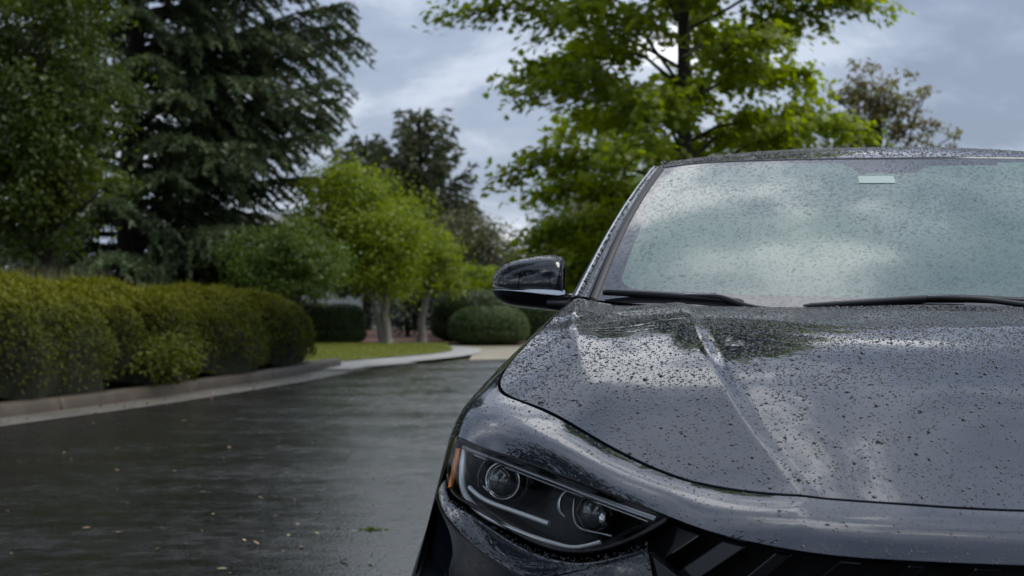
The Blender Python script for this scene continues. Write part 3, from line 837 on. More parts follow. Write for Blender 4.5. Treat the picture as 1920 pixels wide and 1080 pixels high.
# ------------------------------------------------------------------ grass and litter
def litter():
    rng = np.random.default_rng(71)
    # mown grass blades
    n = 30000
    P = np.c_[rng.uniform(-4.4, -1.0, n), rng.uniform(24.3, 31.2, n)]
    inx = np.interp(P[:, 1], walk_in[:40, 1], walk_in[:40, 0])
    P = P[P[:, 0] < inx - .03]
    up = unit(np.array([0, 0, 1.]) + rng.normal(size=(len(P), 3)) * .35)
    g = leaf_obj('grass', np.c_[P, np.full(len(P), .045)], np.cross(up, rng.normal(size=up.shape)), .055 * rng.uniform(.5, 1.2, len(P)), NEEDLE, leafmat('grass_blade', (.12, .145, .02), (.24, .25, .055), .2), rng, None, up=up)
    tag(g, 'short yellowish grass of the small lawn', 'grass', kind='stuff')
    # leaf litter along the kerb foot, too small to count
    n = 420
    k = rng.integers(20, 79, n)
    E = EDGE[k] + np.c_[-np.abs(rng.normal(size=n)) * .35 + .25 * rng.random(n), rng.normal(size=n) * .1]
    lm = leafmat('litter', (.045, .022, .012), (.16, .10, .045), 0)
    o = leaf_obj('leaf_litter', np.c_[E, np.full(n, .022)], np.array([0, 0, 1.]) + rng.normal(size=(n, 3)) * .25, .045 * rng.uniform(.5, 1.2, n), DIAMOND, lm, rng, None)
    tag(o, 'scattered brown leaf litter along the gutter', 'litter', kind='stuff')
    n = 700
    o = leaf_obj('leaf_debris', np.c_[rng.uniform(-4.5, 0.5, n), 6 + 12 * rng.random(n) ** 1.4, np.full(n, .006)], np.array([0, 0, 1.]) + rng.normal(size=(n, 3)) * .2, .014 * rng.uniform(.4, 1.6, n), DIAMOND, lm, rng, None)
    tag(o, 'tiny specks of leaf debris on the wet asphalt', 'litter', kind='stuff')
    # single fallen leaves
    lf = [mat('fallen_leaf_yellow', (.34, .25, .09), .5), mat('fallen_leaf_brown', (.20, .12, .06), .5), mat('fallen_leaf_green', (.13, .15, .05), .5)]
    ol = [(0, -.5), (.16, -.33), (.24, -.05), (.2, .2), (.08, .4), (0, .52), (-.1, .38), (-.22, .18), (-.23, -.08), (-.14, -.34)]
    V = [(0, 0, 0)] + [(x, y, .10 * abs(x) * 2 + .06 * y * y) for x, y in ol]
    F = [(0, i + 1, (i + 1) % 10 + 1) for i in range(10)]
    metas = []
    for m in lf:
        me = bpy.data.meshes.new('fallen_leaf'); me.from_pydata(V, [], F); me.materials.append(m); metas.append(me)
    px = [(296, 1031, 0), (341, 1027, 1), (458, 1015, 0), (541, 1006, 2), (594, 1002, 2), (664, 998, 2), (222, 1000, 1), (488, 935, 1), (549, 937, 1), (380, 924, 0), (327, 885, 0), (219, 883, 1), (430, 840, 0), (345, 790, 1), (289, 769, 1), (590, 827, 2), (537, 888, 2), (735, 859, 2), (400, 966, 2), (103, 933, 0), (189, 926, 0), (162, 992, 1), (645, 1054, 2), (695, 1058, 2), (416, 1069, 2), (220, 842, 1), (635, 990, 2), (558, 985, 1), (282, 989, 1), (700, 945, 2), (120, 850, 1), (655, 822, 2), (480, 1020, 1), (176, 795, 0), (566, 1028, 1)]
    names = {0: 'yellow', 1: 'brown', 2: 'olive green'}
    for x, y, c in px:
        d = 3433 / (y - 540)
        o = bpy.data.objects.new('fallen_leaf', metas[c]); COL.objects.link(o)
        o.location = ((x - 960) / 3270 * d, d, .006)
        o.rotation_euler = (rng.uniform(-.25, .25), rng.uniform(-.25, .25), rng.uniform(0, 6.3))
        s = rng.uniform(.026, .045); o.scale = (s, s, s)
        tag(o, 'small %s fallen leaf lying flat on the wet asphalt' % names[c], 'leaf', '%s fallen leaves on the wet asphalt' % names[c])
    # a wet twig and a weed sprig
    A = Acc(); A.tube(np.array([(-.07, 0, .006), (-.02, .012, .010), (.03, .004, .008), (.075, .02, .006)]), [.003, .004, .004, .002], 6)
    A.tube(np.array([(-.02, .012, .01), (-.055, .045, .008)]), [.003, .002], 5)
    o = A.build('twig', bark_dark); o.location = (-1.93, 6.95, 0); tag(o, 'thin dark twig lying on the asphalt in the lower left corner', 'twig')
    d = 3433 / (994 - 540.); m = 60
    up = unit(np.array([0, 0, .5]) + rng.normal(size=(m, 3)) * np.array([1, .5, .25]))
    o = leaf_obj('weed', rng.normal(size=(m, 3)) * np.array([.03, .008, 0]) + np.array([0, 0, .002]), np.cross(up, rng.normal(size=(m, 3))), .03 * rng.uniform(.4, 1.1, m), (NEEDLE[0] * np.array([2, 1, 1]), NEEDLE[1]), mid_leaf, rng, None, up=up)
    o.location = ((697 - 960) / 3270 * d, d, 0); tag(o, 'small green weed sprouting from a crack in the asphalt', 'weed')


litter()


def tall_grass():
    rng = np.random.default_rng(77)
    m = 2600
    root = np.c_[rng.normal(size=m) * .55, rng.normal(size=m) * .35, np.full(m, .1)]
    up = unit(np.array([0, 0, 1.]) + rng.normal(size=(m, 3)) * np.array([.22, .22, .05]))
    V, F, k = scatter(root, np.cross(up, rng.normal(size=(m, 3))), 1.12 * rng.uniform(.75, 1.08, m), (NEEDLE[0] * np.array([.12, 1, 1]), NEEDLE[1]), rng, up)
    o = obj('ornamental_grass', V, F, leafmat('straw_grass', (.16, .15, .05), (.36, .33, .17), .3), None, False, {'tint': np.repeat(rng.random(m), k)})
    o.location = (-5.45, 19.3, .08)
    tag(o, 'pale straw coloured grass tuft peeking over the hedge at far left', 'grass')


tall_grass()

#CAR#
# ------------------------------------------------------------------ the car (local axes: x across, y back from the nose, z up)
CAR_YAW = -math.atan2(0.12, 1.0)
car = empty('parked_car', (0.74, 2.40, 0.0), CAR_YAW)
tag(car, 'dark blue grey car covered in rain drops, parked facing the viewer', 'car')


def M(V):
    V = np.array(V, float).copy(); V[..., 0] *= -1
    return V


def gridobj(name, G, m, parent=car, flip=False, smooth=True, attr=None):
    n, k = G.shape[:2]
    F = grid_faces(n, k)
    if flip: F = F[:, ::-1]
    return obj(name, G.reshape(-1, 3), F, m, parent, smooth, attr)


def grid_normals(G):
    a = np.gradient(G, axis=0); b = np.gradient(G, axis=1)
    return unit(np.cross(a, b))


def full(half):
    """half = points from the centre (x=0) outwards to x<0 -> mirrored full list"""
    half = np.asarray(half, float)
    return np.concatenate([M(half[:0:-1]), half])


# ---- hood surface: thin plate spline through the measured lines
crease_l = np.array([(-.539, 1.40, 1.014), (-.491, .86, .948), (-.437, .55, .866), (-.383, .34, .795), (-.346, .22, .751)])
ridge_l = np.array([(-.774, 1.52, 1.019), (-.761, 1.26, .995), (-.744, 1.02, .965), (-.709, .80, .914), (-.684, .67, .879)])
seam_l = np.array([(0, .12, .728), (-.18, .13, .735), (-.332, .17, .740), (-.426, .22, .740), (-.501, .28, .744), (-.58, .36, .766), (-.675, .48, .801), (-.785, .64, .836), (-.845, .73, .851), (-.868, .80, .863), (-.873, .88, .880), (-.856, 1.03, .917), (-.823, 1.24, .962), (-.790, 1.54, 1.014)])
centre_l = np.array([(0, .22, .760), (0, .35, .806), (0, .55, .880), (0, .72, .929), (0, .88, .965), (0, 1.08, .994), (0, 1.38, 1.021)])
rear_l = np.array([(-.28, 1.41, 1.013), (-.64, 1.5, 1.010)])


def tps_fit(P, lam):
    X = P[:, :2]; n = len(X)
    r2 = ((X[:, None] - X[None]) ** 2).sum(-1)
    K = np.where(r2 > 0, r2 * np.log(r2 + 1e-12), 0) + lam * np.eye(n)
    Q = np.c_[np.ones(n), X]
    A = np.block([[K, Q], [Q.T, np.zeros((3, 3))]])
    return X, np.linalg.solve(A, np.r_[P[:, 2], np.zeros(3)])


def tps_eval(f, X):
    C, w = f
    r2 = ((X[:, None] - C[None]) ** 2).sum(-1)
    return np.where(r2 > 0, r2 * np.log(r2 + 1e-12), 0) @ w[:len(C)] + np.c_[np.ones(len(X)), X] @ w[len(C):]


_h = np.concatenate([crease_l, ridge_l, seam_l[1:], rear_l])
HOOD_F = tps_fit(np.concatenate([_h, M(_h), centre_l, seam_l[:1]]), 0.02)


def hood_z(U, W):
    sh = U.shape
    z = tps_eval(HOOD_F, np.c_[U.ravel(), W.ravel()]).reshape(sh)
    x = abs(U)
    o = np.argsort(crease_l[:, 1])
    uc = cspline(crease_l[o, 1], -crease_l[o, 0], np.clip(W.ravel(), .05, 1.6)).reshape(sh)
    w = uc - x
    ramp = np.where(w < 0, 0, np.where(w < .034, w / .034, 1 + 0 * w))
    ramp = np.minimum(ramp, 1 - np.exp(-np.maximum(w, 0) / .016))
    fade = .22 + .78 * sstep(W, .18, .75)
    z = z - .0095 * ramp * fade + .0035 * fade * np.exp(-np.maximum(-w, 0) / .04)
    o = np.argsort(ridge_l[:, 1])
    ur = np.interp(W, ridge_l[o, 1], -ridge_l[o, 0])
    d = x - ur
    z = z + .011 * np.exp(-np.sqrt(d * d + .002 ** 2) / .035) * sstep(W, .66, 1.05)
    # long soft hollow in front of the ridge
    z = z - .005 * np.exp(-((x - ur + .10) / .06) ** 2) * sstep(W, .55, .9)
    return z


def coons(top, bot, left, right):
    """2-D curves; top/bot n points along columns, left/right m points along rows"""
    n, m = len(top), len(left)
    s = np.linspace(0, 1, n)[None, :, None]; t = np.linspace(0, 1, m)[:, None, None]
    S = (1 - t) * top[None] + t * bot[None] + (1 - s) * left[:, None] + s * right[:, None]
    S -= (1 - s) * (1 - t) * top[0] + s * (1 - t) * top[-1] + (1 - s) * t * bot[0] + s * t * bot[-1]
    return S


NU, NV = 130, 150
seam_c = spl(full(seam_l), 801)[400:]                      # centre -> rear left corner
ki = np.argmin(np.linalg.norm(seam_c - np.array([-.501, .28, .744]), axis=1))


def shrink(P2, d):
    T = np.gradient(P2, axis=0); T /= np.linalg.norm(T, axis=1)[:, None]
    return P2 + np.c_[-T[:, 1], T[:, 0]] * -d


sh = shrink(seam_c[:, :2], .0055)
sh[0, 0] = 0
front = spl(sh[:ki + 1], NU); side = spl(sh[ki:], NV)
rear = spl([(0, 1.375), (-.15, 1.385), (-.30, 1.408), (-.52, 1.462), (-.68, 1.515), side[-1]], NU)
cen = np.c_[np.zeros(NV), np.linspace(front[0, 1], 1.375, NV)]
UV = coons(front, rear, cen, side)                          # (NV, NU, 2)
HZ = hood_z(UV[..., 0], UV[..., 1])
H = np.concatenate([UV, HZ[..., None]], -1)
HF = np.concatenate([M(H[:, :0:-1]), H], 1)
# turned-down flange round the edge
def flange(G, d=.012):
    c = G.reshape(-1, 3).mean(0)
    def low(row, inner):
        r = row.copy(); dd = unit((inner - row) * np.array([1, 1, 0])); r += dd * .001; r[:, 2] -= d; return r
    G = np.concatenate([low(G[0], G[1])[None], G, low(G[-1], G[-2])[None]], 0)
    a = low(G[:, 0], G[:, 1]); b = low(G[:, -1], G[:, -2])
    return np.concatenate([a[:, None], G, b[:, None]], 1)
hood = gridobj('hood', flange(HF), paint, flip=False)
es = hood.modifiers.new('edge_split', 'EDGE_SPLIT'); es.split_angle = math.radians(50)

# ---- nose and fender shell in rings
seam_o = np.c_[shrink(seam_c[:, :2], -.0005), seam_c[:, 2]]
lip_l = np.array([(0, 0, .668), (-.193, .005, .671), (-.338, .03, .678), (-.458, .1, .692), (-.531, .18, .706), (-.617, .26, .728), (-.71, .36, .748), (-.812, .48, .766), (-.868, .55, .774), (-.918, .63, .782), (-.958, .78, .765), (-.972, .95, .775), (-.968, 1.25, .79), (-.955, 1.56, .80)])
mid_l = np.array([(0, .052, .705), (-.187, .058, .710), (-.337, .092, .717), (-.441, .155, .722), (-.516, .226, .730), (-.602, .302, .752), (-.699, .412, .784), (-.808, .555, .813), (-.869, .645, .825), (-.912, .75, .834), (-.934, .88, .832), (-.925, 1.06, .858), (-.894, 1.29, .904), (-.858, 1.55, .950)])
NS = 160


def ring(L):
    f = full(L)
    d = np.concatenate([[0], np.cumsum(np.linalg.norm(np.diff(full(mid_l), axis=0), axis=1))])
    return cspline(d, f, np.linspace(0, d[-1], 2 * NS + 1))


R0, R1, R2 = ring(seam_l), ring(mid_l), ring(lip_l)
_dz = hood_z(R0[:, 0], R0[:, 1]) - .0012 - R0[:, 2]
R0[:, 2] += _dz
R1[:, 2] += _dz * .6
# outward bulge row between mid and lip keeps the shoulder full
NT = 16
tt = np.array([0, .45, 1.0])
tq = np.linspace(0, 1, NT)
G = cspline(tt, np.stack([R0, R1, R2], 0), tq)             # (NT, 2NS+1, 3)
under = G[:1].copy(); under[..., 2] -= .014
lipu = G[-1:].copy(); lipu[..., 1] += .022; lipu[..., 2] -= .010; lipu[..., 0] *= .985
shell = gridobj('fender_shell', np.concatenate([under, G, lipu], 0), paint, flip=True)
es = shell.modifiers.new('edge_split', 'EDGE_SPLIT'); es.split_angle = math.radians(50)
SHELL = G
# dark channel under the shut line
gi = np.c_[shrink(seam_c[:, :2], .03), seam_c[:, 2] - .022]; go = np.c_[shrink(seam_c[:, :2], -.015), seam_c[:, 2] - .020]
ch = np.stack([go, gi], 0)[:, ::4]
gridobj('shut_line_channel', np.concatenate([M(ch[:, :0:-1]), ch], 1), gap_black, flip=False)

# ---- sides
WZ, WV, WR = .345, .98, .345


def arch(v, r):
    return WZ + np.sqrt(np.maximum(r * r - (v - WV) ** 2, 0))


def arch_u(z):
    return -.962 - .050 * sstep(-np.asarray(z), -.74, -.42)


for sg in (-1, 1):
    A = R2[NS:]                                             # centre -> rear (left side)
    k0 = np.argmin(abs(A[:, 1] - .634) + 10 * (A[:, 0] > -.9))
    top = A[k0:]
    v = top[:, 1]
    bot = np.c_[np.full(len(v), -.998), v, np.maximum(np.where(abs(v - WV) < .384, arch(v, .388), .27), .27)]
    bot[:, 0] = arch_u(bot[:, 2])
    t = np.linspace(0, 1, 9)[:, None, None]
    S = top[None] * (1 - t) + bot[None] * t
    S[..., 0] -= (.006 * np.sin(np.pi * t))[..., 0]
    if sg > 0: S = M(S)
    gridobj('fender_side', S, paint, flip=sg < 0)
    # black moulding round the wheel arch
    th = np.linspace(math.radians(215), math.radians(-35), 40)
    rings = [(.391, .008), (.389, -.004), (.380, -.008), (.368, -.006), (.364, .05)]
    Wr = np.stack([np.c_[x + arch_u(np.maximum(WZ + r * np.sin(th), .2)), WV + r * np.cos(th), WZ + r * np.sin(th)] for r, x in rings], 0)
    Wr[..., 2] = np.maximum(Wr[..., 2], .2)
    Wr2 = Wr.copy(); Wr2[..., 1] += 2.83
    for dv in (0, 2.83):
        Wl = np.stack([np.c_[np.full(40, x), WV + .378 * np.cos(th) + dv, WZ + .378 * np.sin(th)] for x in (-.945, -.62)] + [np.c_[np.full(40, -.61), np.full(40, WV + dv), np.full(40, WZ)]], 0)
        gridobj('wheel_arch_liner', M(Wl) if sg > 0 else Wl, gap_black, flip=sg > 0)
    for W_ in (Wr, Wr2):
        gridobj('wheel_arch_trim', M(W_) if sg > 0 else W_, black_trim, flip=sg > 0)

# ---- bumper corners and lower bumper
bt = np.array([(-.938, .622, .712), (-.930, .585, .690), (-.889, .498, .674), (-.80, .378, .646), (-.71, .268, .629), (-.664, .216, .633), (-.612, .172, .649), (-.56, .150, .668)])
bm = np.array([(-.962, .64, .672), (-.949, .595, .660), (-.905, .488, .637), (-.824, .36, .607), (-.742, .262, .587), (-.672, .196, .577), (-.60, .142, .572), (-.54, .110, .572)])
bl = np.array([(-.985, .66, .55), (-.955, .60, .52), (-.905, .49, .49), (-.825, .365, .47), (-.742, .27, .455), (-.668, .205, .447), (-.592, .15, .442), (-.53, .115, .44)])
bb = bl + np.array([.01, .03, -.19])
for sg in (-1, 1):
    rows = [spl(x, 60) for x in (bt, bt * .55 + bm * .45 + np.array([-.001, 0, .0015]), bm + np.array([0, .0, .0025]), bm + np.array([.0015, .003, -.006]), bl * .5 + bm * .5 + np.array([.012, .014, 0]), bl, bb)]
    topf = rows[0].copy(); topf[:, 2] -= .02; topf[:, 1] += .02
    # tight edge along the shelf line
    S = np.stack([topf] + rows, 0)
    if sg > 0: S = M(S)
    b = gridobj('front_bumper', S, paint, flip=sg < 0)
    sub = b.modifiers.new('subdivision', 'SUBSURF'); sub.levels = sub.render_levels = 2
    if sg < 0: BUMP = np.stack(rows[:3], 0)
low = np.array([(-.56, .13, .43), (-.4, .055, .42), (-.2, .015, .415), (0, 0, .41)])
lw = spl(np.concatenate([low, M(low[-2::-1])]), 60)
S = np.stack([lw + np.array([0, .04, .01]), lw, lw + np.array([0, -.01, -.05]), lw + np.array([0, .0, -.16]), lw + np.array([0, .06, -.22])], 0)
b = gridobj('lower_bumper', S, paint, flip=False); sub = b.modifiers.new('subdivision', 'SUBSURF'); sub.levels = sub.render_levels = 2

# ---- grille
gl = np.array([(0, .06, .64), (-.19, .065, .645), (-.33, .09, .65), (-.45, .15, .66), (-.56, .23, .66)])
gb = gl.copy(); gb[:, 2] = .42; gb[:, 1] += .02
S = np.stack([spl(full(gl), 40) + np.array([0, .03, .04]), spl(full(gb), 40)], 0)
gridobj('grille_backing', S, gap_black, flip=True)


def prism(P4, ext, w=.0):
    """closed slab: four corners extruded by vector ext"""
    P4 = np.asarray(P4, float); Q4 = P4 + np.asarray(ext)
    return np.concatenate([P4, Q4]), [(0, 1, 2, 3), (7, 6, 5, 4), (0, 4, 5, 1), (1, 5, 6, 2), (2, 6, 7, 3), (3, 7, 4, 0)]


LIPC = ring(lip_l)[NS:]
for sg in (-1, 1):
    # slanted gloss black blades that hang under the lip, the first beside the lamp tip
    for i, (ua, ub, dz, sl, wd) in enumerate([(-.519, -.481, -.060, -.080, .01), (-.452, -.415, -.066, -.085, .022), (-.375, -.338, -.075, -.08, .032), (-.285, -.248, -.078, -.08, .034), (-.190, -.155, -.08, -.08, .034), (-.095, -.06, -.08, -.08, .034)]):
        def at(u):
            j = np.argmin(abs(LIPC[:200, 0] - u)); return LIPC[j]
        a = at(ua) + np.array([0, .012 + wd * .6, -.012]); b = at(ub) + np.array([0, .012 + wd * .6, -.012])
        c = b + np.array([sl, .018 + .3 * abs(sl), dz]); d = a + np.array([sl, .018 + .3 * abs(sl), dz])
        V, Fb = prism([a, b, c, d], (.0, .03, -.006))
        if sg > 0:
            V = M(V)
        else:
            Fb = [f[::-1] for f in Fb]
        bevel(obj('grille_blade', V, Fb, black_gloss, car, smooth=False), .003)
    for zz in (.56, .50):
        P = spl(np.c_[gl[:, 0], gl[:, 1] - .012, np.full(5, zz)], 20)
        V, F = tube(P, .009, 8)
        obj('grille_bar', M(V) if sg > 0 else V, F if sg < 0 else F[:, ::-1], black_gloss, car)
    # black glossy panel below the inner end of the lamp
    V, Fb = prism([(-.615, .185, .640), (-.555, .150, .655), (-.50, .115, .615), (-.545, .128, .585)], (.01, .03, -.004))
    if sg > 0: V = M(V)
    else: Fb = [f[::-1] for f in Fb]
    bevel(obj('grille_end_panel', V, Fb, black_gloss, car, smooth=False), .004)

# ---- headlights
hl_t = np.array([(-.528, .182, .7035), (-.617, .262, .7255), (-.71, .362, .7455), (-.812, .482, .7635), (-.868, .552, .7715), (-.918, .632, .7785)])
hl_b = np.array([(-.528, .182, .7015), (-.571, .173, .677), (-.612, .182, .658), (-.664, .222, .642), (-.71, .272, .638), (-.80, .382, .655), (-.889, .502, .683), (-.923, .572, .696), (-.935, .612, .716)])
NHL = 60
_u = np.linspace(-.528, -.918, NHL)
HT = spl(hl_t, NHL); HB = spl(hl_b, NHL)
inw = unit(np.array([.30, .95, -.05]))


def lens_grid(depth, n=14, shrinkf=0.0, bulge=.012):
    t = np.linspace(shrinkf, 1 - shrinkf, n)[:, None, None]
    S = HT[None] * (1 - t) + HB[None] * t
    wid = np.linalg.norm(HT - HB, axis=1)[None, :, None]
    S = S - inw * (bulge * 4 * t * (1 - t)) * np.clip(wid / .08, 0, 1)
    return S + inw * depth


def rib(P, w, th, up=(0, 0, 1)):
    """flat ribbon with thickness along a path"""
    P = np.asarray(P, float); T = unit(np.gradient(P, axis=0)); Nn = unit(-inw + np.array([0, 0, .8]))
    Bn = unit(np.cross(T, np.broadcast_to(Nn, T.shape)))
    w = np.broadcast_to(np.asarray(w, float), (len(P),))[:, None]
    ringp = np.stack([P + Bn * w / 2, P + Bn * w * .25 + Nn * th, P - Bn * w * .25 + Nn * th, P - Bn * w / 2, P - Nn * th], 1)
    return ringp.reshape(-1, 3), grid_faces(len(P), 5, closed=True)


def lathe(prof, c, axis, n=28):
    axis = unit(np.asarray(axis, float)); ref = np.array([0, 0, 1.])
    X = unit(np.cross(axis, ref)); Y = np.cross(axis, X)
    th = np.linspace(0, 2 * np.pi, n, endpoint=False)
    V = np.stack([np.asarray(c) + axis * h + r * (np.cos(th)[:, None] * X + np.sin(th)[:, None] * Y) for r, h in prof], 0)
    return V.reshape(-1, 3), grid_faces(len(prof), n, closed=True)


for sg in (-1, 1):
    hr = empty('headlight'); hr.parent = car

    def put(name, V, F, m, smooth=True):
        V = np.asarray(V)
        if sg > 0: V = M(V); F = F[:, ::-1]
        return obj(name, V, F, m, hr, smooth)
    Lg = lens_grid(0)
    put('lens', Lg.reshape(-1, 3), grid_faces(*Lg.shape[:2]), MATS['lens'])
    Hg = lens_grid(.085, bulge=-.01)
    outl = lambda S: np.concatenate([S[0], S[1:, -1], S[-1, ::-1][1:], S[::-1, 0][1:-1]], 0)
    o1, o2 = outl(Lg + inw * .003), outl(Hg)
    put('housing', Hg.reshape(-1, 3), grid_faces(*Hg.shape[:2])[:, ::-1], lamp_dark)
    W_ = np.stack([o1, o2], 0)
    put('housing_wall', W_.reshape(-1, 3), grid_faces(2, len(o1), closed=True), lamp_dark)
    V, F = tube(np.concatenate([o1, o1[:1]]) + inw * .002, .0042, 6); put('gasket', V, F, black_trim)
    drl = spl([(-.900, .620, .765), (-.902, .600, .738), (-.898, .568, .707), (-.884, .525, .688), (-.858, .479, .672), (-.803, .405, .656), (-.752, .345, .647), (-.703, .289, .643), (-.671, .253, .644), (-.631, .224, .657)], 60)
    V, F = rib(drl - inw * .008, np.r_[np.linspace(.013, .012, 22), np.linspace(.012, .0045, 38)], .005); put('light_guide', V, F, led_white)
    V, F = rib(spl([(-.9145, .622, .761), (-.9175, .600, .732), (-.921, .577, .697)], 16) - inw * .006, .0115, .003); put('amber_reflector', V, F, amber)
    V, F = rib(spl([(-.879, .539, .703), (-.862, .511, .694), (-.797, .427, .680), (-.721, .34, .669)], 24) - inw * .012, .0085, .005); put('light_bar', V, F, led_white)
    V, F = rib(spl([(-.902, .614, .771), (-.813, .487, .756), (-.71, .367, .736), (-.617, .265, .717), (-.545, .20, .7015)], 40) - inw * .009 - np.array([0, 0, .005]), np.linspace(.008, .012, 40), .004); put('upper_trim', V, F, satin)
    V, F = rib(spl([(-.902, .622, .757), (-.814, .499, .742), (-.711, .378, .722), (-.617, .276, .703), (-.560, .222, .6905)], 40), .006, .002); put('upper_trim', V, F, chrome)
    ax = -inw
    V, F = lathe([(.036, -.02), (.034, .0), (.031, .003), (.029, -.003)], (-.822, .507, .718), ax); put('projector_ring', V, F, chrome)
    V, F = lathe([(.029, -.004), (.027, .004), (.020, .012), (.011, .016), (.001, .018)], (-.822, .507, .718), ax); put('projector_lens', V, F, MATS['projector_glass'])
    V, F = lathe([(.036, -.03), (.046, -.006), (.049, .002), (.046, .002)], (-.822, .507, .718), ax); put('projector_shroud', V, F, lamp_dark)
    for arcp in ([(-.85, .542, .747), (-.86, .545, .735), (-.863, .537, .72), (-.856, .518, .707), (-.846, .502, .7)], [(-.699, .362, .718), (-.708, .363, .709), (-.711, .358, .698), (-.707, .344, .687), (-.698, .33, .68)]):
        V, F = rib(spl(arcp, 16), np.r_[np.linspace(.003, .009, 8), np.linspace(.009, .003, 8)], .003); put('reflector_arc', V, F, chrome)
    # inner square projector with bright pieces
    V, F = lathe([(.034, -.03), (.033, 0), (.029, .004), (.026, -.004)], (-.650, .308, .690), ax, 8); put('projector_ring', V, F, lamp_dark)
    V, F = lathe([(.026, -.006), (.024, .003), (.014, .009), (.001, .011)], (-.650, .308, .690), ax, 16); put('projector_lens', V, F, MATS['projector_glass'])
    V, F = rib(spl([(-.684, .34, .709), (-.685, .325, .69), (-.677, .301, .672), (-.646, .265, .666), (-.617, .233, .665)], 20), .004, .002); put('reflector_arc', V, F, chrome)
    V, F = box_arr((-.634, .288, .683), .013, .012, .024); put('reflector_block', V, F, chrome, False)
    V, F = box_arr((-.664, .318, .686), .008, .010, .026); put('reflector_block', V, F, satin, False)

# ---- windscreen, pillars, roof
base_h = np.array([(0, 1.36, .995), (-.28, 1.395, 1.0), (-.52, 1.47, 1.008), (-.66, 1.535, 1.015), (-.738, 1.595, 1.022)])
head_h = np.array([(0, 2.22, 1.390), (-.17, 2.24, 1.392), (-.38, 2.30, 1.393), (-.525, 2.36, 1.391), (-.608, 2.405, 1.384)])


def resamp(half, n):
    f = full(half); d = np.concatenate([[0], np.cumsum(np.linalg.norm(np.diff(f, axis=0), axis=1))]); d /= d[-1]
    return cspline(d, f, np.linspace(0, 1, n))


WN, WM = 241, 81
wb, wh = resamp(base_h, WN), resamp(head_h, WN)
t = np.linspace(0, 1, WM)[:, None, None]
WS = wb[None] * (1 - t) + wh[None] * t
wn = unit(np.array([0, -.42, .9]))
WS = WS + wn * (.022 * np.sin(np.pi * t)) - np.array([1., 0, 0]) * 0
edge_bow = np.sin(np.pi * t) * .010
WS[..., 0] *= (1 + edge_bow[..., 0])
sdist = np.linalg.norm(wh - wb, axis=1)[None] * t[..., 0]
L_ = np.linalg.norm(wh - wb, axis=1)[None]
halfw = abs(WS[:, :1, 0])
ds = halfw - abs(WS[..., 0]) - lerp(.042, .034, t[..., 0])
db = sdist - (.066 + .0 * WS[..., 0])
dtp = (L_ - sdist) - .034


def rmin(a, b, r):
    return np.minimum(np.minimum(a, b), r - np.hypot(np.maximum(r - a, 0), np.maximum(r - b, 0)))


frit = rmin(rmin(ds, db, .06), dtp, .05)
x = WS[..., 0]
dtop = L_ - sdist
dip = np.maximum(abs(x + .02) - .108 + .5 * np.maximum(dtop - .05, 0), dtop - .125)
dip2 = np.maximum(abs(x - .17) - .10, dtop - .065)
frit = np.minimum(frit, np.minimum(dip, dip2))
ws = gridobj('windscreen', WS, MATS['windscreen'], flip=True, attr={'frit': frit.ravel()})


def wsp(u, tt_, out=0.0):
    j = np.argmin(abs(WS[int(tt_ * (WM - 1)), :, 0] - u)); p = WS[int(tt_ * (WM - 1)), j]
    return p + unit(np.array([0, -.42, .9])) * out


# pale tag behind the glass, under the sensor housing
i0 = int(.845 * (WM - 1)); i1 = int(.78 * (WM - 1))
ja = np.argmin(abs(WS[i0, :, 0] + .100)); jb = np.argmin(abs(WS[i0, :, 0] + .010))
T4 = np.stack([WS[i0, jb:ja + 1], WS[i1, jb:ja + 1]], 0) + wn * .0015
gridobj('windscreen_tag', T4, tag_mat, flip=False)

edge_l = WS[:, -1].copy()                                    # left edge of the screen, bottom -> top (x<0)
pil = spl([(-.806, 1.66, 1.025), (-.735, 2.05, 1.204), (-.682, 2.31, 1.316), (-.640, 2.50, 1.388), (-.615, 2.75, 1.425), (-.60, 3.1, 1.440), (-.60, 3.5, 1.43), (-.62, 3.85, 1.38)], 120)
kp = np.argmin(abs(pil[:, 1] - 2.50))
roof_front = resamp(head_h + np.array([0, .006, .003]), 161)
roof_l = []
stat = [(2.24, 1.396, .0), (2.5, 1.438, 0), (2.8, 1.466, 0), (3.1, 1.474, 0), (3.5, 1.462, 0), (3.85, 1.425, 0), (4.0, 1.40, 0)]
NR = 60
vv = np.linspace(0, 1, NR)
cz = cspline(np.linspace(0, 1, 7), np.array([(s[0], s[1]) for s in stat]), vv)
ed = spl([(-.608, 2.411, 1.388), (-.600, 2.60, 1.414), (-.592, 2.85, 1.432), (-.585, 3.1, 1.438), (-.585, 3.5, 1.43), (-.60, 3.8, 1.395), (-.60, 3.92, 1.37)], NR)
RG = np.zeros((NR, 81, 3))
s = np.linspace(0, 1, 81)
for i in range(NR):
    w = ed[i, 0]
    RG[i, :, 0] = s * w
    RG[i, :, 1] = lerp(cz[i, 0], ed[i, 1], s ** 2.2)
    RG[i, :, 2] = lerp(cz[i, 1], ed[i, 2], s ** 2.6)
rf = roof_front[80:]
rf = np.c_[np.interp(s, np.linspace(0, 1, 81), rf[:, 0]), rf[:, 1], rf[:, 2]]
off = rf - RG[0]
RG += off[None] * np.exp(-np.linspace(0, 1, NR) / .06)[:, None, None]
RF = np.concatenate([M(RG[:, :0:-1]), RG], 1)
rdown = RF[:1].copy(); rdown[..., 2] -= .012
gridobj('roof', np.concatenate([rdown, RF], 0), paint, flip=False)
V, F = tube(resamp(head_h, 81) + np.array([0, .003, -.004]), .006, 6); obj('windscreen_seal', V, F, rubber, car)

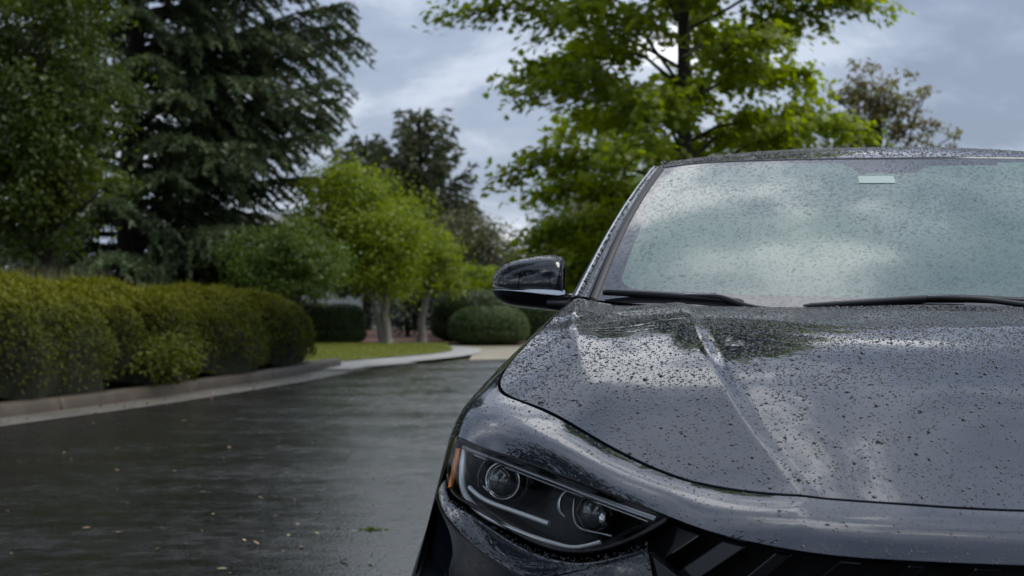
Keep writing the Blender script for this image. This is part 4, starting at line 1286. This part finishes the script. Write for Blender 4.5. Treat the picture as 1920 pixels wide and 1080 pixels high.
for sg in (-1, 1):
    def put2(name, G_, m, flip=False, par=car):
        if sg > 0: G_ = M(G_); flip = not flip
        return gridobj(name, G_, m, par, flip)
    n = 60
    E = spl(edge_l, n); Po = spl(pil[:kp + 1], n)
    out = unit(np.array([-.55, -.45, .7]))
    Po2 = Po + (E - Po) * .30 + out * .008
    Pm = Po + (E - Po) * .62 + out * .007
    # black seal beside the glass
    put2('windscreen_seal', np.stack([E - out * .004, E + out * .007, E * .72 + Pm * .28 + out * .009, Pm + (E - Pm) * .35 - out * .004], 0), rubber)
    if sg < 0: PILG = np.stack([Pm + (E - Pm) * .30 + out * .003, Pm + out * .003, Po2 + out * .002], 0)
    put2('windscreen_pillar', np.stack([Pm + (E - Pm) * .35 - out * .004, Pm + (E - Pm) * .30 + out * .003, Pm + out * .003, Po2 + out * .002, Po2 - out * .004], 0), paint)
    V, F = tube(Po2 + out * .001, .0032, 6); obj('pillar_trim', M(V) if sg > 0 else V, F if sg < 0 else F[:, ::-1], satin, car)
    put2('door_frame', np.stack([Po2 - out * .003, Po * .6 + Po2 * .4 + out * .0035, Po, Po + np.array([.012, .03, -.02])], 0), black_trim)
    # roof rail from the pillar head to the back
    rr = pil[kp - 4:]; re_ = np.array([np.interp(rr[:, 1], ed[:, 1], ed[:, c]) for c in range(3)]).T; re_[:, 1] = rr[:, 1]
    put2('roof_rail', np.stack([re_ + np.array([.002, 0, -.004]), re_ * .5 + rr * .5 + np.array([-.004, 0, .006]), rr, rr + np.array([.008, 0, -.03])], 0), paint)
    # side windows and body side
    belt = spl([(-.815, 1.64, 1.0), (-.825, 2.0, 1.0), (-.83, 2.6, 1.005), (-.825, 3.3, 1.02), (-.80, 3.95, 1.05)], 120)
    win = np.stack([pil + np.array([.004, .012, -.012]), belt], 0)
    for a, b in ((2, 66), (69, 112)):
        put2('side_window', win[:, a:b], MATS['tinted_glass'])
    put2('window_pillar', win[:, 65:70] + np.array([-.002, 0, 0]), black_gloss)
    put2('rear_pillar', win[:, 111:], paint)
    sec = [(0, 0, 0), (-.030, 0, -.035), (-.085, 0, -.12), (-.118, 0, -.25), (-.122, 0, -.42), (-.10, 0, -.62), (-.05, 0, -.76)]
    sideg = np.stack([belt + np.array(q) for q in sec], 0)
    bx_ = np.interp(np.linspace(0, 1, 120), [0, .05, 1], [0.02, 0, 0.])
    put2('front_door', sideg[:, 2:47], paint)
    put2('rear_door', sideg[:, 48:86], paint)
    back = spl([(-.80, 3.32, 1.02), (-.80, 3.9, 1.03), (-.78, 4.4, 1.05), (-.66, 4.80, 1.04)], 50)
    bs_ = np.stack([back + np.array(q) * (1 if i < 5 else .9) for i, q in enumerate(sec)], 0)
    for i in range(50):
        dv = abs(bs_[0, i, 1] - (WV + 2.83))
        if dv < .384:
            bs_[:, i, 2] = np.maximum(bs_[:, i, 2], WZ + math.sqrt(.388 ** 2 - dv ** 2))
    put2('rear_quarter', bs_, paint)
    # sill
    V, F = box_arr((-.86 * -sg * -1, 2.4, .24), .10, 2.0, .10); obj('sill', V, F, black_trim, car, False)

# ---- rear: window, boot lid, bumper
rw0 = spl([(-.60, 3.90, 1.372), (-.3, 4.0, 1.396), (0, 4.03, 1.40), (.3, 4.0, 1.396), (.60, 3.90, 1.372)], 30)
rw1 = spl([(-.70, 4.35, 1.06), (-.35, 4.45, 1.08), (0, 4.48, 1.085), (.35, 4.45, 1.08), (.70, 4.35, 1.06)], 30)
gridobj('rear_window', np.stack([rw0, rw1], 0), MATS['tinted_glass'])
rw2 = spl([(-.70, 4.74, 1.05), (-.35, 4.84, 1.07), (0, 4.87, 1.075), (.35, 4.84, 1.07), (.70, 4.74, 1.05)], 30)
rw3 = rw2 + np.array([0, .05, -.40]); rw4 = rw2 + np.array([0, .0, -.80])
gridobj('boot_lid', np.stack([rw1, rw2, rw3], 0), paint)
gridobj('rear_bumper', np.stack([rw3 + np.array([0, .0, -.004]), rw3 + np.array([0, .05, -.05]), rw4 + np.array([0, .03, 0])], 0), paint)
V, F = box_arr((0, 2.4, .26), 1.5, 4.4, .10); obj('underbody', V, F, gap_black, car, False)

# ---- wheels
for (x_, y_) in ((-.865, WV), (.865, WV), (-.865, WV + 2.83), (.865, WV + 2.83)):
    wr = empty('wheel', (x_, y_, WZ)); wr.parent = car
    sx = np.sign(x_)
    V, F = lathe([(.22, -.10), (.30, -.11), (.335, -.09), (WR, -.05), (WR, .05), (.335, .09), (.30, .11), (.22, .10)], (0, 0, 0), (sx, 0, 0), 40); obj('tyre', V, F, rubber, wr)
    V, F = lathe([(.225, -.09), (.21, .06), (.225, .095), (.235, .095)], (0, 0, 0), (sx, 0, 0), 40); obj('rim', V, F, satin, wr)
    for q in range(5):
        a = q * 2 * math.pi / 5
        V, F = tube(np.array([(sx * .07, .03 * math.cos(a), .03 * math.sin(a)), (sx * .08, .215 * math.cos(a), .215 * math.sin(a))]), [.03, .02], 6)
        obj('spoke', V, F, satin, wr)
    V, F = lathe([(.05, .05), (.05, .085), (.001, .09)], (0, 0, 0), (sx, 0, 0), 16); obj('hub', V, F, satin, wr)

# ---- cowl, wipers
cw = resamp(base_h, 61)
gridobj('cowl_panel', np.stack([cw + np.array([0, -.05, -.035]), cw + np.array([0, .0, -.02]), cw + np.array([0, .02, .004])], 0), black_trim)


def wiper(blade, arm, joint):
    root = empty('wiper'); root.parent = car
    B_ = spl(blade, 40); n = np.array([0, -.42, .9]); n /= np.linalg.norm(n)
    w = np.interp(np.linspace(0, 1, 40), [0, .03, .5, .97, 1], [.003, .006, .0075, .006, .002])
    T = unit(np.gradient(B_, axis=0)); S_ = unit(np.cross(T, np.broadcast_to(n, T.shape)))
    sec = np.stack([B_ - n * .010 - S_ * .002, B_ - S_ * w[:, None], B_ + n * w[:, None] * .9 - S_ * .003, B_ + n * w[:, None] * .5 + S_ * w[:, None], B_ - n * .010 + S_ * .002], 1)
    obj('blade', sec.reshape(-1, 3), grid_faces(40, 5, closed=True), black_trim, root)
    A_ = spl(arm, 24); V, F = tube(A_, np.linspace(.0055, .0075, 24), 8)
    obj('arm', V, F, black_trim, root)
    V, F = box_arr((0, 0, 0), .085, .018, .016)
    o = obj('joint', V, F, black_gloss, root, False); o.location = joint[0]; o.rotation_euler = (math.radians(25), 0, joint[1]); bevel(o, .004)


wiper([(-.722, 1.588, 1.043), (-.62, 1.540, 1.037), (-.524, 1.500, 1.030), (-.40, 1.450, 1.020)], [(-.50, 1.494, 1.031), (-.45, 1.468, 1.029), (-.40, 1.44, 1.012), (-.33, 1.40, 1.000)], ((-.50, 1.495, 1.030), -.40))
wiper([(-.27, 1.414, 1.010), (-.12, 1.400, 1.020), (.02, 1.394, 1.028), (.16, 1.394, 1.025), (.30, 1.40, 1.018)], [(.03, 1.392, 1.028), (.10, 1.385, 1.026), (.20, 1.375, 1.014), (.34, 1.372, 1.004)], ((.035, 1.394, 1.027), .0))

# ---- door mirrors
def mirror_shape():
    us = np.array([-1.026, -1.021, -1.007, -.973, -.919, -.880, -.858, -.846, -.842])
    zt = np.array([1.064, 1.083, 1.100, 1.117, 1.128, 1.1325, 1.130, 1.122, 1.104])
    zb = np.array([1.045, 1.031, 1.018, 1.004, .997, .993, .992, .994, 1.000])
    dp = np.array([.012, .035, .055, .075, .088, .090, .088, .080, .060])
    return us, zt, zb, dp


for sg in (-1, 1):
    mr = empty('door_mirror'); mr.parent = car
    us, zt, zb, dp = mirror_shape()
    q = np.linspace(0, 1, 40)
    idx = np.linspace(0, 1, 9)
    US, ZT, ZB, DP = [cspline(idx, a_, q) for a_ in (us, zt, zb, dp)]
    zs = 1.047 - .014 * sstep(US, -1.03, -.84)                  # split line between cap and base
    yb = 1.935

    def cap(z0, z1, k0, k1, nn=18, extra=0.0):
        th_ = np.linspace(k0, k1, nn)
        out_ = []
        for i in range(40):
            cz_ = (ZT[i] + ZB[i]) / 2; hz = (ZT[i] - ZB[i]) / 2
            c_, s_ = np.cos(th_), np.sin(th_)
            y = yb - (DP[i] + extra) * np.sign(c_) * abs(c_) ** .62
            z = cz_ + (hz + extra) * np.sign(s_) * abs(s_) ** .75
            z = np.clip(z, z0[i] if z0 is not None else -9, z1[i] if z1 is not None else 9)
            out_.append(np.c_[np.full(nn, US[i]), y, z])
        return np.stack(out_, 1)

    def put3(name, G_, m, flip=False):
        if sg > 0: G_ = M(G_); flip = not flip
        return gridobj(name, G_, m, mr, flip)
    if sg < 0: MCAP = cap(zs + .002, None, .1, np.pi / 2, 22)
    put3('mirror_cap', cap(zs + .002, None, -.15, np.pi / 2, 22), paint, True)
    put3('mirror_base', cap(None, zs - .002, -np.pi / 2, .15, 22, -.001), black_gloss, True)
    put3('split_groove', cap(zs - .004, zs + .004, -.2, .2, 8, -.004), gap_black, True)
    # side repeater wedge
    G_ = cap(zs - .004, zs + .016, -.3, .5, 10, .0025)[:, :16].copy()
    taper = np.linspace(1, .1, 16)[None, :]
    zc_ = zs[:16][None, :] + .002
    G_[..., 2] = zc_ + (G_[..., 2] - zc_) * taper
    put3('side_repeater', G_, MATS['tinted_repeater'] if 'tinted_repeater' in MATS else mat('tinted_repeater', (.16, .17, .17), .12, 0, Coat_Weight=1.0), True)
    # rim and the glass that looks back
    rim = np.concatenate([np.c_[US, np.full(40, yb + .012), ZT - .002], np.c_[US, np.full(40, yb + .012), ZB + .002][::-1]])
    rim0 = np.concatenate([np.c_[US, np.full(40, yb), ZT], np.c_[US, np.full(40, yb), ZB][::-1]])
    put3('mirror_rim', np.stack([np.r_[rim0, rim0[:1]], np.r_[rim, rim[:1]]], 0), black_trim, False)
    put3('mirror_glass', np.stack([np.c_[US, np.full(40, yb + .006), ZT - .004], np.c_[US, np.full(40, yb + .006), ZB + .004]], 0), MATS['mirror_glass'], False)
    arm = spl([(-.88, 1.89, 1.012), (-.845, 1.875, 1.012), (-.815, 1.86, 1.012), (-.775, 1.86, 1.010)], 16)
    th_ = np.linspace(0, 2 * np.pi, 20, endpoint=False)
    Va = np.stack([p + np.c_[np.zeros(20), .045 * np.cos(th_), hz_ * np.sign(np.sin(th_)) * abs(np.sin(th_)) ** .6] for p, hz_ in zip(arm, np.linspace(.017, .030, 16))], 0)
    Va = Va.reshape(-1, 3)
    Fa = grid_faces(16, 20, closed=True)
    obj('mirror_arm', M(Va) if sg > 0 else Va, Fa if sg < 0 else Fa[:, ::-1], black_gloss, mr)

# ---- cabin
V, F = box_arr((0, 1.95, .88), 1.36, .55, .10); bevel(obj('dashboard', V, F, cabin_dark, car, False), .04, 4)
V, F = box_arr((0, 2.9, .45), 1.4, 1.9, .12); obj('cabin_floor', V, F, cabin_dark, car, False)
for x_ in (-.37, .37):
    st = empty('front_seat'); st.parent = car
    V, F = box_arr((x_, 2.75, .62), .50, .50, .16); bevel(obj('seat', V, F, seat_mat, st, False), .06, 4)
    V, F = box_arr((x_, 3.02, .93), .48, .14, .58); o = bevel(obj('backrest', V, F, seat_mat, st, False), .06, 4)
    V, F = box_arr((x_, 3.05, 1.29), .25, .10, .17); bevel(obj('headrest', V, F, seat_mat, st, False), .045, 4)
th_ = np.linspace(0, 2 * np.pi, 33)
P = np.c_[.37 + .18 * np.cos(th_), 2.30 + .07 * np.sin(th_), .95 + .165 * np.sin(th_)]
V, F = tube(P, .014, 8); obj('steering_wheel', V, F, cabin_dark, car)
V, F = box_arr((-.0, 2.38, 1.30), .23, .035, .07); bevel(obj('rear_view_mirror', V, F, cabin_dark, car, False), .02, 3)
V, F = box_arr((0, 3.75, .85), 1.25, .18, .55); bevel(obj('rear_seat', V, F, seat_mat, car, False), .06, 3)


# ------------------------------------------------------------------ rain drops
def drops(name, G_, count, rng, m, rmed=.0019, sig=.42, rmax=.0055, hfac=.5, dens=None, flipn=False, mind=1.9, stretch=(1, 1)):
    n, k = G_.shape[:2]
    A_, B_, C_, D_ = G_[:-1, :-1], G_[:-1, 1:], G_[1:, 1:], G_[1:, :-1]
    nr = np.cross(B_ - A_, D_ - A_)
    ar = np.linalg.norm(nr, axis=-1)
    Pn = unit(grid_normals(G_))
    if flipn: Pn = -Pn
    w = ar.copy()
    if dens is not None: w = w * dens((A_ + C_) / 2)
    p = w.ravel() / w.sum()
    c = rng.choice(len(p), count, p=p)
    i, j = c // (k - 1), c % (k - 1)
    a, b = rng.random(count)[:, None], rng.random(count)[:, None]
    bl_ = lambda X: (X[i, j] * (1 - a) + X[i + 1, j] * a) * (1 - b) + (X[i, j + 1] * (1 - a) + X[i + 1, j + 1] * a) * b
    P = bl_(G_); Nn = unit(bl_(Pn))
    r = np.minimum(np.exp(rng.normal(size=count) * sig) * rmed, rmax)
    o = np.argsort(-r); P, Nn, r = P[o], Nn[o], r[o]
    # keep drops apart: a coarse cell may hold one drop of its size class
    keep = np.ones(count, bool)
    for cs in (.0035, .006, .010):
        big = r * mind > cs * .6
        key = np.floor(P / cs).astype(np.int64)
        key = key[:, 0] * 73856093 ^ key[:, 1] * 19349663 ^ key[:, 2] * 83492791
        _, first = np.unique(key, return_index=True)
        f = np.zeros(count, bool); f[first] = True
        keep &= f | ~big
    P, Nn, r = P[keep], Nn[keep], r[keep]
    q = len(P)
    ref = np.where(abs(Nn[:, :1]) < .9, np.array([[1., 0, 0]]), np.array([[0, 1., 0]]))
    X = unit(np.cross(ref, Nn)); Y = np.cross(Nn, X)
    rot = rng.random(q) * 6.283
    el = rng.uniform(.75, 1.3, q)
    ns = 8
    th = np.linspace(0, 2 * np.pi, ns, endpoint=False)
    wob = 1 + rng.normal(size=(q, ns)) * .10
    hh = r * hfac * rng.uniform(.75, 1.2, q)
    vs = []
    for rad, hz in ((1.0, -.06), (.93, .42), (.62, .84)):
        cx = rad * wob * np.cos(th + rot[:, None] * 0) * el[:, None] * stretch[0]
        cy = rad * wob * np.sin(th) / el[:, None] * stretch[1]
        vs.append(P[:, None] + r[:, None, None] * (cx[..., None] * X[:, None] + cy[..., None] * Y[:, None]) + (hh * hz)[:, None, None] * Nn[:, None])
    topv = (P + Nn * hh[:, None])[:, None]
    V = np.concatenate(vs + [topv], 1)
    kk = 3 * ns + 1
    jj = np.arange(ns); j2 = (jj + 1) % ns
    q4 = np.concatenate([np.stack([jj, j2, j2 + ns, jj + ns], 1), np.stack([jj + ns, j2 + ns, j2 + 2 * ns, jj + 2 * ns], 1)])
    q3 = np.stack([jj + 2 * ns, j2 + 2 * ns, np.full(ns, 3 * ns)], 1)
    base = (np.arange(q) * kk)[:, None, None]
    ob = obj(name, V.reshape(-1, 3), [(q4[None] + base).reshape(-1, 4), (q3[None] + base).reshape(-1, 3)], m, car)
    tag(ob, kind='stuff')
    return ob


rg = np.random.default_rng(90)
DF_M = bool((grid_normals(MCAP)[..., 1].mean()) > 0)
DF_P = bool((grid_normals(PILG) @ np.array([-.55, -.45, .7])).mean() < 0)


def hood_d(c):
    x, y = c[..., 0], c[..., 1]
    return (.45 + .9 * sstep(y, .3, .9)) * (.75 + .5 * (lumps(c.reshape(-1, 3), 3, 1, 9).reshape(x.shape) > 0))


drops('rain_drops', HF[::2, ::2], 46000, rg, drop_paint, rmed=.00125, sig=.38, rmax=.0030, dens=hood_d, flipn=False, hfac=.55)
drops('rain_drops', HF[::2, ::2], 34000, rg, drop_paint, rmed=.0008, sig=.3, dens=hood_d, flipn=False, hfac=.55)
drops('rain_drops', HF[::2, ::2], 260, rg, drop_paint, rmed=.0034, sig=.2, rmax=.0048, flipn=False, hfac=.62)
drops('rain_drops', SHELL, 11000, rg, drop_paint, rmed=.0008, sig=.45, flipn=True, hfac=.45)
drops('rain_drops', WS, 21000, rg, drop_glass, rmed=.0022, sig=.38, rmax=.0046, flipn=True, hfac=.85)
drops('rain_drops', WS, 12000, rg, drop_glass, rmed=.0010, sig=.3, flipn=True, hfac=.55)
drops('rain_drops', RF[:22], 10000, rg, drop_paint, rmed=.0015, flipn=False, hfac=.5)
drops('rain_drops', BUMP, 2500, rg, drop_paint, rmed=.0009, flipn=True, hfac=.45)
drops('rain_drops', MCAP, 700, rg, drop_paint, rmed=.0013, flipn=DF_M, hfac=.5)
drops('rain_drops', PILG, 900, rg, drop_paint, rmed=.0012, flipn=DF_P, hfac=.5)
